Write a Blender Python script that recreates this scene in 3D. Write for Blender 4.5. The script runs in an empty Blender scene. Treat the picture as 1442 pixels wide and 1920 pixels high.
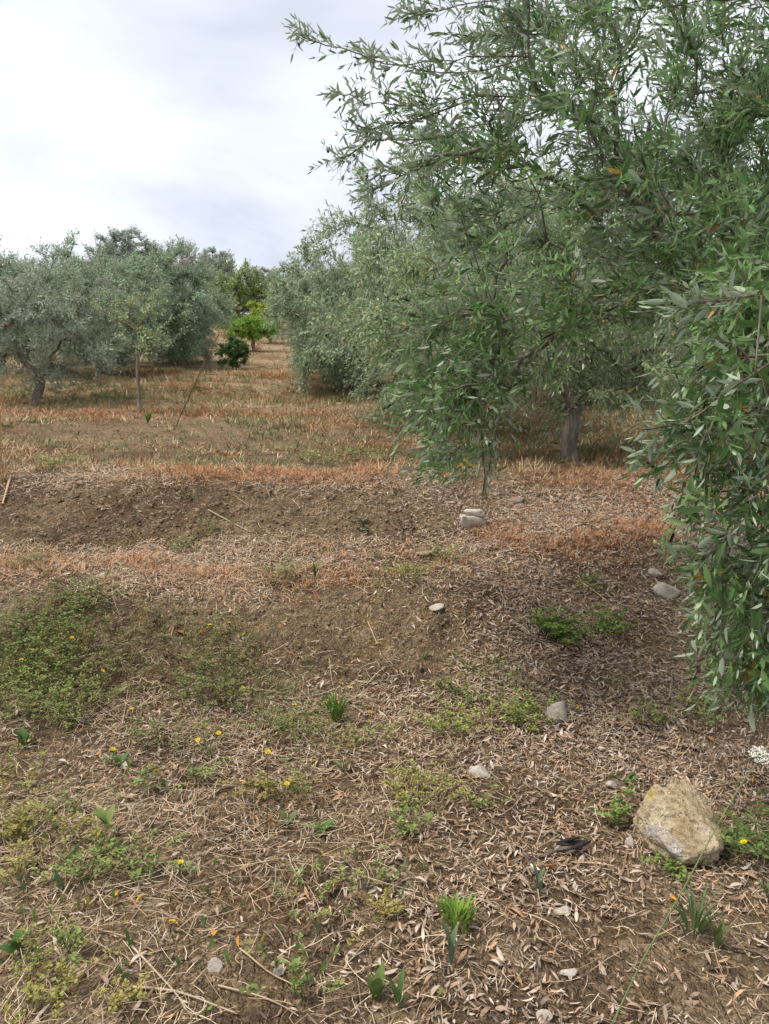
import bpy, math
import numpy as np
from mathutils import Matrix, Vector, Quaternion

RAD = math.radians
sc = bpy.context.scene
COL = sc.collection

# ------------------------------------------------------------------ camera
EYE = 1.6
PITCH = RAD(6.52)
FPX = 1400.0            # focal length in photograph pixels (1442 x 1920)
cam = bpy.data.cameras.new('camera')
cam.sensor_fit = 'VERTICAL'
cam.sensor_height = 36.0
cam.lens = 36.0 * FPX / 1920.0
cam.clip_start = 0.05
cam.clip_end = 3000
camo = bpy.data.objects.new('camera', cam)
COL.objects.link(camo)
camo.location = (0, 0, EYE)
camo.rotation_euler = (math.pi / 2 - PITCH, 0, 0)
sc.camera = camo

# ------------------------------------------------------------------ world + sun
SUN_EL, SUN_AZ = RAD(64), RAD(-105)      # azimuth from +Y towards +X
w = bpy.data.worlds.new('World')
sc.world = w
w.use_nodes = True
nt = w.node_tree
for n in list(nt.nodes):
    nt.nodes.remove(n)
def wn(t, **k):
    n = nt.nodes.new(t)
    for a, v in k.items():
        setattr(n, a, v)
    return n
out = wn('ShaderNodeOutputWorld')
bg = wn('ShaderNodeBackground')
bg.inputs['Strength'].default_value = 0.1
sky = wn('ShaderNodeTexSky', sky_type='NISHITA', sun_disc=False)
sky.sun_elevation = SUN_EL
sky.sun_rotation = SUN_AZ
tc = wn('ShaderNodeTexCoord')
sep = wn('ShaderNodeSeparateXYZ')
nt.links.new(tc.outputs['Generated'], sep.inputs[0])
def wmath(op, a, b=None):
    n = wn('ShaderNodeMath', operation=op)
    for i, v in enumerate((a, b)):
        if v is None:
            continue
        if isinstance(v, (int, float)):
            n.inputs[i].default_value = v
        else:
            nt.links.new(v, n.inputs[i])
    return n.outputs[0]
zc = wmath('ADD', wmath('MAXIMUM', sep.outputs[2], 0.0), 0.22)
cx = wmath('DIVIDE', sep.outputs[0], zc)
cy = wmath('DIVIDE', sep.outputs[1], zc)
cmb = wn('ShaderNodeCombineXYZ')
nt.links.new(cx, cmb.inputs[0])
nt.links.new(cy, cmb.inputs[1])
cmb.inputs[2].default_value = 5.2
no = wn('ShaderNodeTexNoise')
no.inputs['Scale'].default_value = 0.85
no.inputs['Detail'].default_value = 5.0
no.inputs['Roughness'].default_value = 0.5
no.inputs['Distortion'].default_value = 0.35
nt.links.new(cmb.outputs[0], no.inputs['Vector'])
ramp = wn('ShaderNodeValToRGB')
ramp.color_ramp.elements[0].position = 0.41
ramp.color_ramp.elements[0].color = (1.95, 2.1, 2.5, 1)
ramp.color_ramp.elements[1].position = 0.72
ramp.color_ramp.elements[1].color = (4.0, 4.07, 4.2, 1)
nt.links.new(no.outputs['Fac'], ramp.inputs[0])
mixw = wn('ShaderNodeMixRGB')
mixw.inputs[0].default_value = 0.95
nt.links.new(sky.outputs[0], mixw.inputs[1])
nt.links.new(ramp.outputs[0], mixw.inputs[2])
nt.links.new(mixw.outputs[0], bg.inputs['Color'])
nt.links.new(bg.outputs[0], out.inputs[0])

sl = bpy.data.lights.new('sun', 'SUN')
sl.energy = 1.5
sl.angle = RAD(24)
sl.color = (1.0, 0.935, 0.85)
so = bpy.data.objects.new('sun', sl)
COL.objects.link(so)
sd = Vector((math.sin(SUN_AZ) * math.cos(SUN_EL), math.cos(SUN_AZ) * math.cos(SUN_EL), math.sin(SUN_EL)))
so.rotation_euler = sd.to_track_quat('Z', 'Y').to_euler()
so.location = (0, 0, 30)

vs = sc.view_settings
vs.view_transform = 'Standard'
vs.look = 'None'
vs.exposure = 1.68
vs.gamma = 1.0
vs.use_curve_mapping = False
sc.render.engine = 'CYCLES'
sc.cycles.use_denoising = True
sc.cycles.max_bounces = 6
sc.cycles.diffuse_bounces = 4
sc.cycles.transmission_bounces = 4

# ------------------------------------------------------------------ noise
def _hash(i, j, s):
    n = (i.astype(np.int64) * 374761393 + j.astype(np.int64) * 668265263 + s * 1442695041) & 0xffffffff
    n = ((n ^ (n >> 13)) * 1274126177) & 0xffffffff
    n = n ^ (n >> 16)
    return (n & 0xffff) / 65535.0
def vnoise(x, y, s=0):
    x = np.asarray(x, float); y = np.asarray(y, float)
    i = np.floor(x); j = np.floor(y)
    u = x - i; v = y - j
    u = u * u * (3 - 2 * u); v = v * v * (3 - 2 * v)
    a = _hash(i, j, s); b = _hash(i + 1, j, s); c = _hash(i, j + 1, s); d = _hash(i + 1, j + 1, s)
    return (a * (1 - u) + b * u) * (1 - v) + (c * (1 - u) + d * u) * v
def fbm(x, y, s=0, o=4):
    t = 0; a = 0.5; f = 1.0
    for k in range(o):
        t = t + a * vnoise(x * f + 17.3 * k, y * f - 9.1 * k, s + k)
        a *= 0.5; f *= 2.03
    return t / (1 - 0.5 ** o)
def sstep(a, b, x):
    t = np.clip((x - a) / (b - a), 0, 1)
    return t * t * (3 - 2 * t)

# ------------------------------------------------------------------ terrain
FARY = [10, 12, 12.8, 15, 17, 19, 20, 26, 31, 32, 36, 50, 51, 65, 90, 150, 700]
FARZ = [1.18, 1.38, 1.60, 1.87, 2.09, 2.33, 2.75, 3.6, 4.25, 4.6, 5.25, 7.9, 8.3, 11.1, 13, 14, 15]
LY = [-8, 0, 3.35, 3.7, 4.1, 4.55, 4.85, 5.05, 5.35, 6.05, 6.3, 6.7, 7.1, 7.35, 7.8] + FARY
LZ = [-.25, 0, 0.0, 0.02, 0.12, 0.32, 0.46, 0.52, 0.545, 0.56, 0.62, 0.84, 1.02, 1.085, 1.11] + FARZ
MY = [-8, 0, 3.7, 4.1, 4.5, 4.9, 5.15, 5.4, 6.1, 6.4, 6.8, 7.15, 7.45, 7.8] + FARY
MZ = [-.25, 0, 0.02, 0.08, 0.24, 0.44, 0.52, 0.55, 0.58, 0.66, 0.85, 1.0, 1.075, 1.10] + FARZ
RY = [-8, 0, 3.6, 4.2, 4.8, 5.3, 5.75, 6.0, 6.3, 6.9, 7.4, 7.9] + FARY
RZ = [-.25, 0, 0.03, 0.14, 0.30, 0.45, 0.60, 0.665, 0.70, 0.82, 0.98, 1.07] + FARZ
def hbase(x, y):
    x = np.asarray(x, float); y = np.asarray(y, float)
    ys = y + 0.45 * (vnoise(x * 0.55, y * 0.12, 3) - 0.5) * sstep(2, 5, y) + 0.16 * (vnoise(x * 2.1, y * 0.5, 5) - 0.5) * sstep(2, 4, y)
    ys = ys + 2.2 * (vnoise(x * 0.12, y * 0.04, 7) - 0.5) * sstep(11, 16, y)
    l = np.interp(ys, LY, LZ); m = np.interp(ys, MY, MZ); r = np.interp(ys, RY, RZ)
    wl = sstep(-0.9, -1.7, x); wr = sstep(0.25, 1.5, x)
    return m * (1 - wl) * (1 - wr) + l * wl + r * wr
def bankness(x, y):
    e = 0.12
    s = (hbase(x, y + e) - hbase(x, y - e)) / (2 * e)
    return sstep(0.22, 0.5, s) * sstep(60, 30, np.asarray(y, float))
def hfull(x, y):
    x = np.asarray(x, float); y = np.asarray(y, float)
    h = hbase(x, y)
    nf = sstep(40, 12, y)
    b = sstep(0.15, 0.5, (hbase(x, y + .1) - hbase(x, y - .1)) / .2) * sstep(14, 9, y)
    h = h + 0.09 * (fbm(x * 0.9, y * 0.9, 11) - 0.5)
    h = h + 0.045 * (fbm(x * 4, y * 4, 21) - 0.5) * nf * (1 + 1.1 * b)
    n = fbm(x * 15, y * 15, 31, 3)
    h = h + 0.030 * (n - 0.5) * nf * (1 + 1.2 * b)
    # crumbly lumps on bare patches
    lump = sstep(0.50, 0.62, fbm(x * 1.6 + 4, y * 1.6, 41, 3))
    h = h + 0.022 * np.abs(vnoise(x * 26, y * 26, 51) - 0.5) * nf * (lump + b)
    h = h + 0.06 * b * (np.abs(fbm(x * 6, y * 6, 61, 3) - 0.5) * 2 - 0.2)
    return h
def hnormal(x, y, e=0.03):
    dx = (hfull(x + e, y) - hfull(x - e, y)) / (2 * e)
    dy = (hfull(x, y + e) - hfull(x, y - e)) / (2 * e)
    n = np.stack([-dx, -dy, np.ones_like(dx)], -1)
    return n / np.linalg.norm(n, axis=-1, keepdims=True)

CP, SP = math.cos(PITCH), math.sin(PITCH)
def ray(px, py):
    u = (px - 721.0) / FPX; v = (960.0 - py) / FPX
    return np.array([u, CP + v * SP, v * CP - SP])       # direction, not normalised
def at(px, py, d):
    """world point on the sight line of a photo pixel at ground distance d"""
    r = ray(px, py)
    return np.array([0, 0, EYE]) + r * (d / r[1])
def gp(px, py, dmax=90):
    r = ray(px, py)
    ts = np.concatenate([np.arange(1.2, 12, 0.01), np.arange(12, dmax, 0.05)]) / r[1]
    P = ts[:, None] * r + np.array([0, 0, EYE])
    below = P[:, 2] <= hfull(P[:, 0], P[:, 1])
    k = np.argmax(below) if below.any() else len(ts) - 1
    p = P[k]
    return np.array([p[0], p[1], float(hfull(p[0], p[1]))])
def proj(P):
    P = np.atleast_2d(P)
    x, y, z = P[:, 0], P[:, 1], P[:, 2] - EYE
    f = y * CP - z * SP
    v = y * SP + z * CP
    f = np.maximum(f, 1e-3)
    return 721 + FPX * x / f, 960 - FPX * v / f
def inpoly(px, py, poly):
    poly = np.asarray(poly, float)
    r = np.zeros(len(px), bool)
    j = len(poly) - 1
    for i in range(len(poly)):
        xi, yi = poly[i]; xj, yj = poly[j]
        c = ((yi > py) != (yj > py)) & (px < (xj - xi) * (py - yi) / (yj - yi + 1e-9) + xi)
        r ^= c
        j = i
    return r

# ------------------------------------------------------------------ materials
def mat_new(name):
    m = bpy.data.materials.new(name)
    m.use_nodes = True
    t = m.node_tree
    for n in list(t.nodes):
        t.nodes.remove(n)
    return m, t
class NB:
    def __init__(s, t):
        s.t = t
    def n(s, typ, ins=None, **k):
        nd = s.t.nodes.new(typ)
        for a, v in k.items():
            setattr(nd, a, v)
        for a, v in (ins or {}).items():
            if isinstance(v, bpy.types.NodeSocket):
                s.t.links.new(v, nd.inputs[a])
            else:
                nd.inputs[a].default_value = v
        return nd
    def mix(s, f, a, b, mode='MIX'):
        nd = s.t.nodes.new('ShaderNodeMixRGB'); nd.blend_type = mode
        for i, v in enumerate((f, a, b)):
            if isinstance(v, bpy.types.NodeSocket):
                s.t.links.new(v, nd.inputs[i])
            elif i == 0:
                nd.inputs[0].default_value = v
            else:
                nd.inputs[i].default_value = (*v, 1)
        return nd.outputs[0]
    def ramp(s, f, stops):
        nd = s.t.nodes.new('ShaderNodeValToRGB')
        el = nd.color_ramp.elements
        while len(el) < len(stops):
            el.new(0.5)
        for e, (p, c) in zip(el, stops):
            e.position = p
            e.color = (*c, 1) if len(c) == 3 else c
        s.t.links.new(f, nd.inputs[0])
        return nd.outputs[0]
    def noise(s, vec, scale, detail=4, rough=0.55, dist=0.0):
        return s.n('ShaderNodeTexNoise', {'Vector': vec, 'Scale': scale, 'Detail': detail, 'Roughness': rough, 'Distortion': dist}).outputs['Fac']

def leaf_material(name, under=None, trans=0.25, rough=0.5, spec=0.35):
    m, t = mat_new(name); b = NB(t)
    a = b.n('ShaderNodeAttribute', attribute_name='col').outputs['Color']
    g = b.n('ShaderNodeNewGeometry')
    tex = b.n('ShaderNodeTexCoord').outputs['Object']
    v = b.noise(tex, 45.0, 2)
    c = b.mix(0.35, a, b.ramp(v, [(0.3, (0.45, 0.45, 0.45)), (0.7, (1.45, 1.45, 1.4))]), 'MULTIPLY')
    if under:
        c = b.mix(g.outputs['Backfacing'], c, b.mix(0.75, c, under))
    p = b.n('ShaderNodeBsdfPrincipled', {'Base Color': c, 'Roughness': rough, 'Specular IOR Level': spec})
    tr = b.n('ShaderNodeBsdfTranslucent', {'Color': c})
    ms = b.n('ShaderNodeMixShader', {0: trans, 1: p.outputs[0], 2: tr.outputs[0]})
    o = b.n('ShaderNodeOutputMaterial', {0: ms.outputs[0]})
    return m
def attr_material(name, rough=0.85, spec=0.2, nscale=60.0, amt=0.4, bump=0.0):
    m, t = mat_new(name); b = NB(t)
    a = b.n('ShaderNodeAttribute', attribute_name='col').outputs['Color']
    tex = b.n('ShaderNodeTexCoord').outputs['Object']
    v = b.noise(tex, nscale, 4)
    c = b.mix(amt, a, b.ramp(v, [(0.3, (0.4, 0.4, 0.4)), (0.7, (1.5, 1.5, 1.5))]), 'MULTIPLY')
    p = b.n('ShaderNodeBsdfPrincipled', {'Base Color': c, 'Roughness': rough, 'Specular IOR Level': spec})
    if bump:
        bp = b.n('ShaderNodeBump', {'Height': v, 'Strength': bump, 'Distance': 0.01})
        t.links.new(bp.outputs[0], p.inputs['Normal'])
    b.n('ShaderNodeOutputMaterial', {0: p.outputs[0]})
    return m
def bark_material(name, c1, c2, scale=18.0):
    m, t = mat_new(name); b = NB(t)
    tex = b.n('ShaderNodeTexCoord').outputs['Object']
    mp = b.n('ShaderNodeMapping', {'Vector': tex, 'Scale': (1, 1, 0.25)}).outputs[0]
    v = b.noise(mp, scale, 6, 0.65, 0.4)
    v2 = b.noise(tex, scale * 0.25, 3)
    c = b.mix(b.ramp(v2, [(0.4, (0, 0, 0)), (0.65, (1, 1, 1))]), c1, c2)
    c = b.mix(0.7, c, b.ramp(v, [(0.35, (0.35, 0.33, 0.3)), (0.65, (1.3, 1.3, 1.3))]), 'MULTIPLY')
    p = b.n('ShaderNodeBsdfPrincipled', {'Base Color': c, 'Roughness': 0.9, 'Specular IOR Level': 0.15})
    bp = b.n('ShaderNodeBump', {'Height': v, 'Strength': 0.8, 'Distance': 0.02})
    t.links.new(bp.outputs[0], p.inputs['Normal'])
    b.n('ShaderNodeOutputMaterial', {0: p.outputs[0]})
    return m
def stone_material(name, c1, c2, c3, scale=9.0, c3pos=0.55):
    m, t = mat_new(name); b = NB(t)
    tex = b.n('ShaderNodeTexCoord').outputs['Object']
    v = b.noise(tex, scale, 8, 0.65)
    v2 = b.noise(tex, scale * 6, 6, 0.7)
    v3 = b.noise(tex, scale * 0.55, 3, 0.6, 0.5)
    c = b.mix(b.ramp(v, [(0.38, (0, 0, 0)), (0.62, (1, 1, 1))]), c1, c2)
    c = b.mix(b.ramp(v3, [(c3pos - 0.1, (0, 0, 0)), (c3pos + 0.1, (1, 1, 1))]), c, c3)
    c = b.mix(0.5, c, b.ramp(v2, [(0.3, (0.45, 0.42, 0.38)), (0.65, (1.25, 1.25, 1.25))]), 'MULTIPLY')
    p = b.n('ShaderNodeBsdfPrincipled', {'Base Color': c, 'Roughness': 0.92, 'Specular IOR Level': 0.15})
    pit = b.n('ShaderNodeTexVoronoi', {'Vector': b.mix(0.1, tex, b.n('ShaderNodeTexNoise', {'Vector': tex, 'Scale': scale * 4}).outputs['Color']), 'Scale': scale * 9}).outputs['Distance']
    pitm = b.ramp(pit, [(0.12, (0.0,) * 3), (0.4, (1,) * 3)])
    h = b.mix(0.15, b.mix(0.3, v, v2), pitm)
    bp = b.n('ShaderNodeBump', {'Height': h, 'Strength': 0.6, 'Distance': 0.02})
    t.links.new(bp.outputs[0], p.inputs['Normal'])
    b.n('ShaderNodeOutputMaterial', {0: p.outputs[0]})
    return m
def ground_material():
    m, t = mat_new('soil'); b = NB(t)
    g = b.n('ShaderNodeNewGeometry')
    P = g.outputs['Position']
    sp = b.n('ShaderNodeSeparateXYZ', {0: P})
    n1 = b.noise(P, 1.3, 5, 0.6)
    n2 = b.noise(P, 14.0, 6, 0.65)
    n3 = b.noise(P, 90.0, 4, 0.7)
    nmoss = b.noise(P, 2.6, 4, 0.6, 0.6)
    c = b.mix(b.ramp(n1, [(0.38, (0, 0, 0)), (0.62, (1, 1, 1))]), (0.108, 0.073, 0.046), (0.215, 0.16, 0.10))
    c = b.mix(0.8, c, b.ramp(n2, [(0.3, (0.55, 0.52, 0.5)), (0.7, (1.4, 1.38, 1.35))]), 'MULTIPLY')
    moss = b.ramp(nmoss, [(0.57, (0, 0, 0)), (0.68, (0.6, 0.6, 0.6))])
    c = b.mix(moss, c, (0.16, 0.098, 0.028))
    c = b.mix(0.55, c, b.ramp(n3, [(0.32, (0.5, 0.48, 0.46)), (0.66, (1.35, 1.35, 1.35))]), 'MULTIPLY')
    # farther terraces carry a mat of dead grass too fine to build
    far = b.n('ShaderNodeMapRange', {'Value': sp.outputs[1], 1: 7.6, 2: 20.0}).outputs[0]
    f1 = b.noise(b.n('ShaderNodeMapping', {'Vector': P, 'Scale': (0.5, 1, 1)}).outputs[0], 0.9, 5, 0.6)
    f2 = b.noise(b.n('ShaderNodeMapping', {'Vector': P, 'Scale': (0.6, 1, 1), 'Location': (31, 5, 2)}).outputs[0], 0.6, 5, 0.65)
    gcol = b.ramp(f1, [(0.34, (0.31, 0.18, 0.10)), (0.48, (0.37, 0.26, 0.155)), (0.62, (0.42, 0.32, 0.20))])
    gcol = b.mix(b.ramp(f2, [(0.52, (0, 0, 0)), (0.64, (0.5, 0.5, 0.5))]), gcol, (0.19, 0.17, 0.085))
    gcol = b.mix(0.7, gcol, b.ramp(n2, [(0.3, (0.55, 0.52, 0.5)), (0.7, (1.35, 1.35, 1.3))]), 'MULTIPLY')
    fm = b.n('ShaderNodeMath', {0: far, 1: b.ramp(b.noise(P, 3.0, 5, 0.6), [(0.3, (0.35,) * 3), (0.6, (0.95,) * 3)])}, operation='MULTIPLY').outputs[0]
    c = b.mix(fm, c, gcol)
    vor = b.n('ShaderNodeTexVoronoi', {'Vector': b.mix(0.12, P, b.n('ShaderNodeTexNoise', {'Vector': P, 'Scale': 6.0}).outputs['Color']), 'Scale': 9.0}, feature='DISTANCE_TO_EDGE').outputs['Distance']
    crack = b.ramp(vor, [(0.0, (0.0,) * 3), (0.06, (1,) * 3)])
    wob = b.mix(0.04, P, b.n('ShaderNodeTexNoise', {'Vector': P, 'Scale': 30.0, 'Detail': 3.0}).outputs['Color'])
    g1 = b.n('ShaderNodeTexVoronoi', {'Vector': wob, 'Scale': 38.0}).outputs
    g2 = b.n('ShaderNodeTexVoronoi', {'Vector': wob, 'Scale': 110.0}).outputs
    gran = b.mix(0.5, b.ramp(g1['Distance'], [(0.0, (1,) * 3), (0.75, (0,) * 3)]), b.ramp(g2['Distance'], [(0.0, (1,) * 3), (0.75, (0,) * 3)]))
    # every crumb its own shade, a few of them pale grit
    near = b.n('ShaderNodeMapRange', {'Value': sp.outputs[1], 1: 40.0, 2: 12.0}).outputs[0]
    crumb = b.ramp(b.n('ShaderNodeSeparateColor', {0: g2['Color']}).outputs[0], [(0.0, (0.62,) * 3), (0.55, (1.0,) * 3), (0.9, (1.25,) * 3), (0.96, (2.1, 2.1, 2.05))])
    crumb2 = b.ramp(b.n('ShaderNodeSeparateColor', {0: g1['Color']}).outputs[0], [(0.0, (0.72,) * 3), (1.0, (1.3,) * 3)])
    c = b.mix(b.n('ShaderNodeMath', {0: near, 1: 0.75}, operation='MULTIPLY').outputs[0], c, b.mix(1.0, b.mix(1.0, c, crumb, 'MULTIPLY'), crumb2, 'MULTIPLY'))
    hh = b.mix(0.5, b.mix(0.6, b.mix(0.5, n2, n3), gran), crack, 'MULTIPLY')
    p = b.n('ShaderNodeBsdfPrincipled', {'Base Color': c, 'Roughness': 0.95, 'Specular IOR Level': 0.08})
    bp = b.n('ShaderNodeBump', {'Height': hh, 'Strength': 1.0, 'Distance': 0.04})
    t.links.new(bp.outputs[0], p.inputs['Normal'])
    b.n('ShaderNodeOutputMaterial', {0: p.outputs[0]})
    return m

M_GROUND = ground_material()
M_OLIVE = leaf_material('olive_leaf', (0.40, 0.455, 0.33), 0.25, 0.5, 0.28)
M_LEAF = leaf_material('green_leaf', None, 0.32, 0.6, 0.25)
M_DRY = leaf_material('dry_leaf', None, 0.12, 0.8, 0.15)
M_STRAW = attr_material('straw', 0.8, 0.2, 30, 0.35)
M_FRUIT = attr_material('olive_fruit', 0.35, 0.45, 90, 0.2)
M_BARK = bark_material('olive_bark', (0.20, 0.165, 0.135), (0.34, 0.30, 0.25))
M_TWIG = bark_material('twig_bark', (0.15, 0.12, 0.085), (0.24, 0.20, 0.14), 30)
M_CLOD = attr_material('soil_clod', 0.95, 0.08, 60, 0.55, 0.8)

# ------------------------------------------------------------------ mesh helpers
def np_mesh(name, V, F, col=None, mat=None, smooth=False):
    """V (n,3); F list of int arrays (m,k)"""
    V = np.asarray(V, np.float32)
    if isinstance(F, np.ndarray):
        F = [F]
    F = [np.asarray(f, np.int32) for f in F if len(f)]
    me = bpy.data.meshes.new(name)
    nl = sum(f.size for f in F); nf = sum(len(f) for f in F)
    me.vertices.add(len(V)); me.loops.add(nl); me.polygons.add(nf)
    me.vertices.foreach_set('co', V.ravel())
    me.loops.foreach_set('vertex_index', np.concatenate([f.ravel() for f in F]))
    tot = np.concatenate([np.full(len(f), f.shape[1], np.int32) for f in F])
    st = np.concatenate([[0], np.cumsum(tot)[:-1]]).astype(np.int32)
    me.polygons.foreach_set('loop_start', st)
    me.polygons.foreach_set('loop_total', tot)
    if smooth:
        me.polygons.foreach_set('use_smooth', np.ones(nf, bool))
    if col is not None:
        at_ = me.attributes.new('col', 'FLOAT_COLOR', 'POINT')
        c = np.ones((len(V), 4), np.float32); c[:, :3] = col
        at_.data.foreach_set('color', c.ravel())
    if mat:
        me.materials.append(mat)
    me.update(calc_edges=True)
    return me
def link(name, data, parent=None, loc=None, local=False):
    o = bpy.data.objects.new(name, data)
    COL.objects.link(o)
    if loc is not None:
        o.location = loc
    if parent is not None:
        o.parent = parent
        if not local:
            t = parent.location
            p = parent
            m = Matrix.Identity(4)
            while p is not None:
                m = p.matrix_parent_inverse @ p.matrix_basis @ m if p.parent is None else p.parent.matrix_basis @ p.matrix_parent_inverse @ p.matrix_basis @ m
                p = None
            o.matrix_parent_inverse = m.inverted()
    return o
def tag(o, label=None, cat=None, group=None, kind=None):
    if label: o['label'] = label
    if cat: o['category'] = cat
    if group: o['group'] = group
    if kind: o['kind'] = kind
    return o
def thing(name, label, cat, loc, group=None):
    o = bpy.data.objects.new(name, None)
    o.empty_display_size = 0.1
    COL.objects.link(o)
    o.location = [float(v) for v in loc]
    return tag(o, label, cat, group)
def inst(tv, tf, R, T, col):
    """copies of a template: returns V, F, C"""
    tv = np.asarray(tv, np.float32)
    N, n = len(T), len(tv)
    V = np.einsum('nij,kj->nki', R.astype(np.float32), tv) + T[:, None, :].astype(np.float32)
    F = (np.asarray(tf, np.int64)[None] + (np.arange(N) * n)[:, None, None]).reshape(-1, np.asarray(tf).shape[1])
    C = np.repeat(col, n, axis=0) if col is not None else None
    return V.reshape(-1, 3), F, C
class Bag:
    def __init__(s):
        s.V = []; s.F = []; s.C = []; s.n = 0
    def add(s, V, F, C=None):
        s.V.append(np.asarray(V, np.float32))
        s.F.append(np.asarray(F, np.int64) + s.n)
        s.C.append(np.ones((len(V), 3), np.float32) if C is None else np.broadcast_to(np.asarray(C, np.float32), (len(V), 3)))
        s.n += len(V)
    def mesh(s, name, mat, smooth=False):
        by = {}
        for f in s.F:
            by.setdefault(f.shape[1], []).append(f)
        return np_mesh(name, np.concatenate(s.V), [np.concatenate(v) for v in by.values()], np.concatenate(s.C), mat, smooth)
def nrm(v):
    return v / np.maximum(np.linalg.norm(v, axis=-1, keepdims=True), 1e-9)
def tube(P, r, sides=6, cap=True, wob=0.0, rng=None):
    P = np.asarray(P, float); k = len(P)
    r = np.broadcast_to(np.asarray(r, float), (k,))
    T = nrm(np.gradient(P, axis=0))
    ref = np.array([0, 0, 1.0]) if abs(T[0, 2]) < 0.9 else np.array([1.0, 0, 0])
    U = np.cross(T, ref); U = nrm(U); W = np.cross(T, U)
    a = np.arange(sides) * 2 * math.pi / sides
    rr = r[:, None] * np.ones((k, sides))
    if wob and rng is not None:
        rr = rr * (1 + wob * (rng.random((k, sides)) - 0.5))
    V = P[:, None, :] + rr[..., None] * (np.cos(a)[None, :, None] * U[:, None, :] + np.sin(a)[None, :, None] * W[:, None, :])
    V = V.reshape(-1, 3)
    i = np.arange(k - 1)[:, None] * sides; j = np.arange(sides)[None]
    j2 = (j + 1) % sides
    F = np.stack([i + j, i + j2, i + sides + j2, i + sides + j], -1).reshape(-1, 4)
    return V, F
def basis(a, n):
    """rotation columns (side, along, normal)"""
    a = nrm(a); n = nrm(n - (n * a).sum(-1, keepdims=True) * a); s = np.cross(a, n)
    return s, a, n
def leafR(a, n, L, W):
    s, a, n = basis(a, n)
    return np.stack([s * W[:, None], a * L[:, None], n * L[:, None]], -1)

# leaf templates: along +y, width +-0.5 in x
LEAF6 = np.array([[0, 0, 0], [-.42, .28, .02], [.42, .28, .02], [-.36, .66, .0], [.36, .66, .0], [0, 1, -.06]])
LEAF6F = np.array([[0, 2, 1], [1, 2, 4], [1, 4, 3], [3, 4, 5]])
LEAF4 = np.array([[0, 0, 0], [.5, .45, .03], [0, 1, -.05], [-.5, .45, .03]])
LEAF4F = np.array([[0, 1, 2, 3]])
# finer leaf with a folded midrib for the ones that are objects of their own
def fine_leaf():
    prof = [(0, .05), (.12, .28), (.3, .46), (.5, .5), (.7, .42), (.87, .22), (1, .02)]
    V = []; F = []
    for t, wd in prof:
        z = .05 * math.sin(t * 3.1) - .06 * t * t
        V += [(-wd, t, z + wd * .10), (0, t, z), (wd, t, z + wd * .10)]
    for i in range(len(prof) - 1):
        a = i * 3
        F += [(a, a + 1, a + 4, a + 3), (a + 1, a + 2, a + 5, a + 4)]
    return np.array(V), np.array(F)
FLV, FLF = fine_leaf()
# dead, curled leaf
def dead_leaf(c1, c2, simple=False):
    prof = [(0, .12), (.5, .47), (1, .06)] if simple else [(0, .1), (.3, .45), (.65, .4), (1, .03)]
    V = []; F = []
    for t, wd in prof:
        z = c1 * (t - .5) ** 2 * 2 - .05
        V += [(-wd, t - .5, z + c2 * wd), (wd, t - .5, z + c2 * wd * 0.6)]
    for i in range(len(prof) - 1):
        a = i * 2
        F += [(a, a + 1, a + 3, a + 2)]
    return np.array(V), np.array(F)

# ------------------------------------------------------------------ ground sheet
def build_ground():
    ys = [-8.0]
    while ys[-1] < 700:
        y = ys[-1]
        if y < 1.2: d = max(0.03, 0.10 * (1.2 - y) ** 0.7)
        elif y < 9: d = 0.0145 + 0.0026 * (y - 1.2)
        else: d = 0.035 + 0.022 * (y - 9)
        ys.append(y + d)
    ys = np.array(ys)
    nu = 315
    u = np.linspace(-1, 1, nu)
    u = np.sign(u) * (0.7 * np.abs(u) + 0.3 * np.abs(u) ** 4)
    half = 2.4 + 0.85 * np.maximum(ys, 0) + 0.55 * np.maximum(-ys, 0)
    X = half[:, None] * u[None] ; Y = np.repeat(ys[:, None], nu, 1)
    Z = hfull(X, Y)
    V = np.stack([X, Y, Z], -1).reshape(-1, 3)
    i = np.arange(len(ys) - 1)[:, None] * nu; j = np.arange(nu - 1)[None]
    F = np.stack([i + j, i + j + 1, i + nu + j + 1, i + nu + j], -1).reshape(-1, 4)
    me = np_mesh('ground', V, F, None, M_GROUND, True)
    o = link('ground', me)
    tag(o, 'brown terraced orchard soil with crumbly banks rising away up the slope', 'ground', kind='structure')
    print('ground rows', len(ys))
build_ground()

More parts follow.
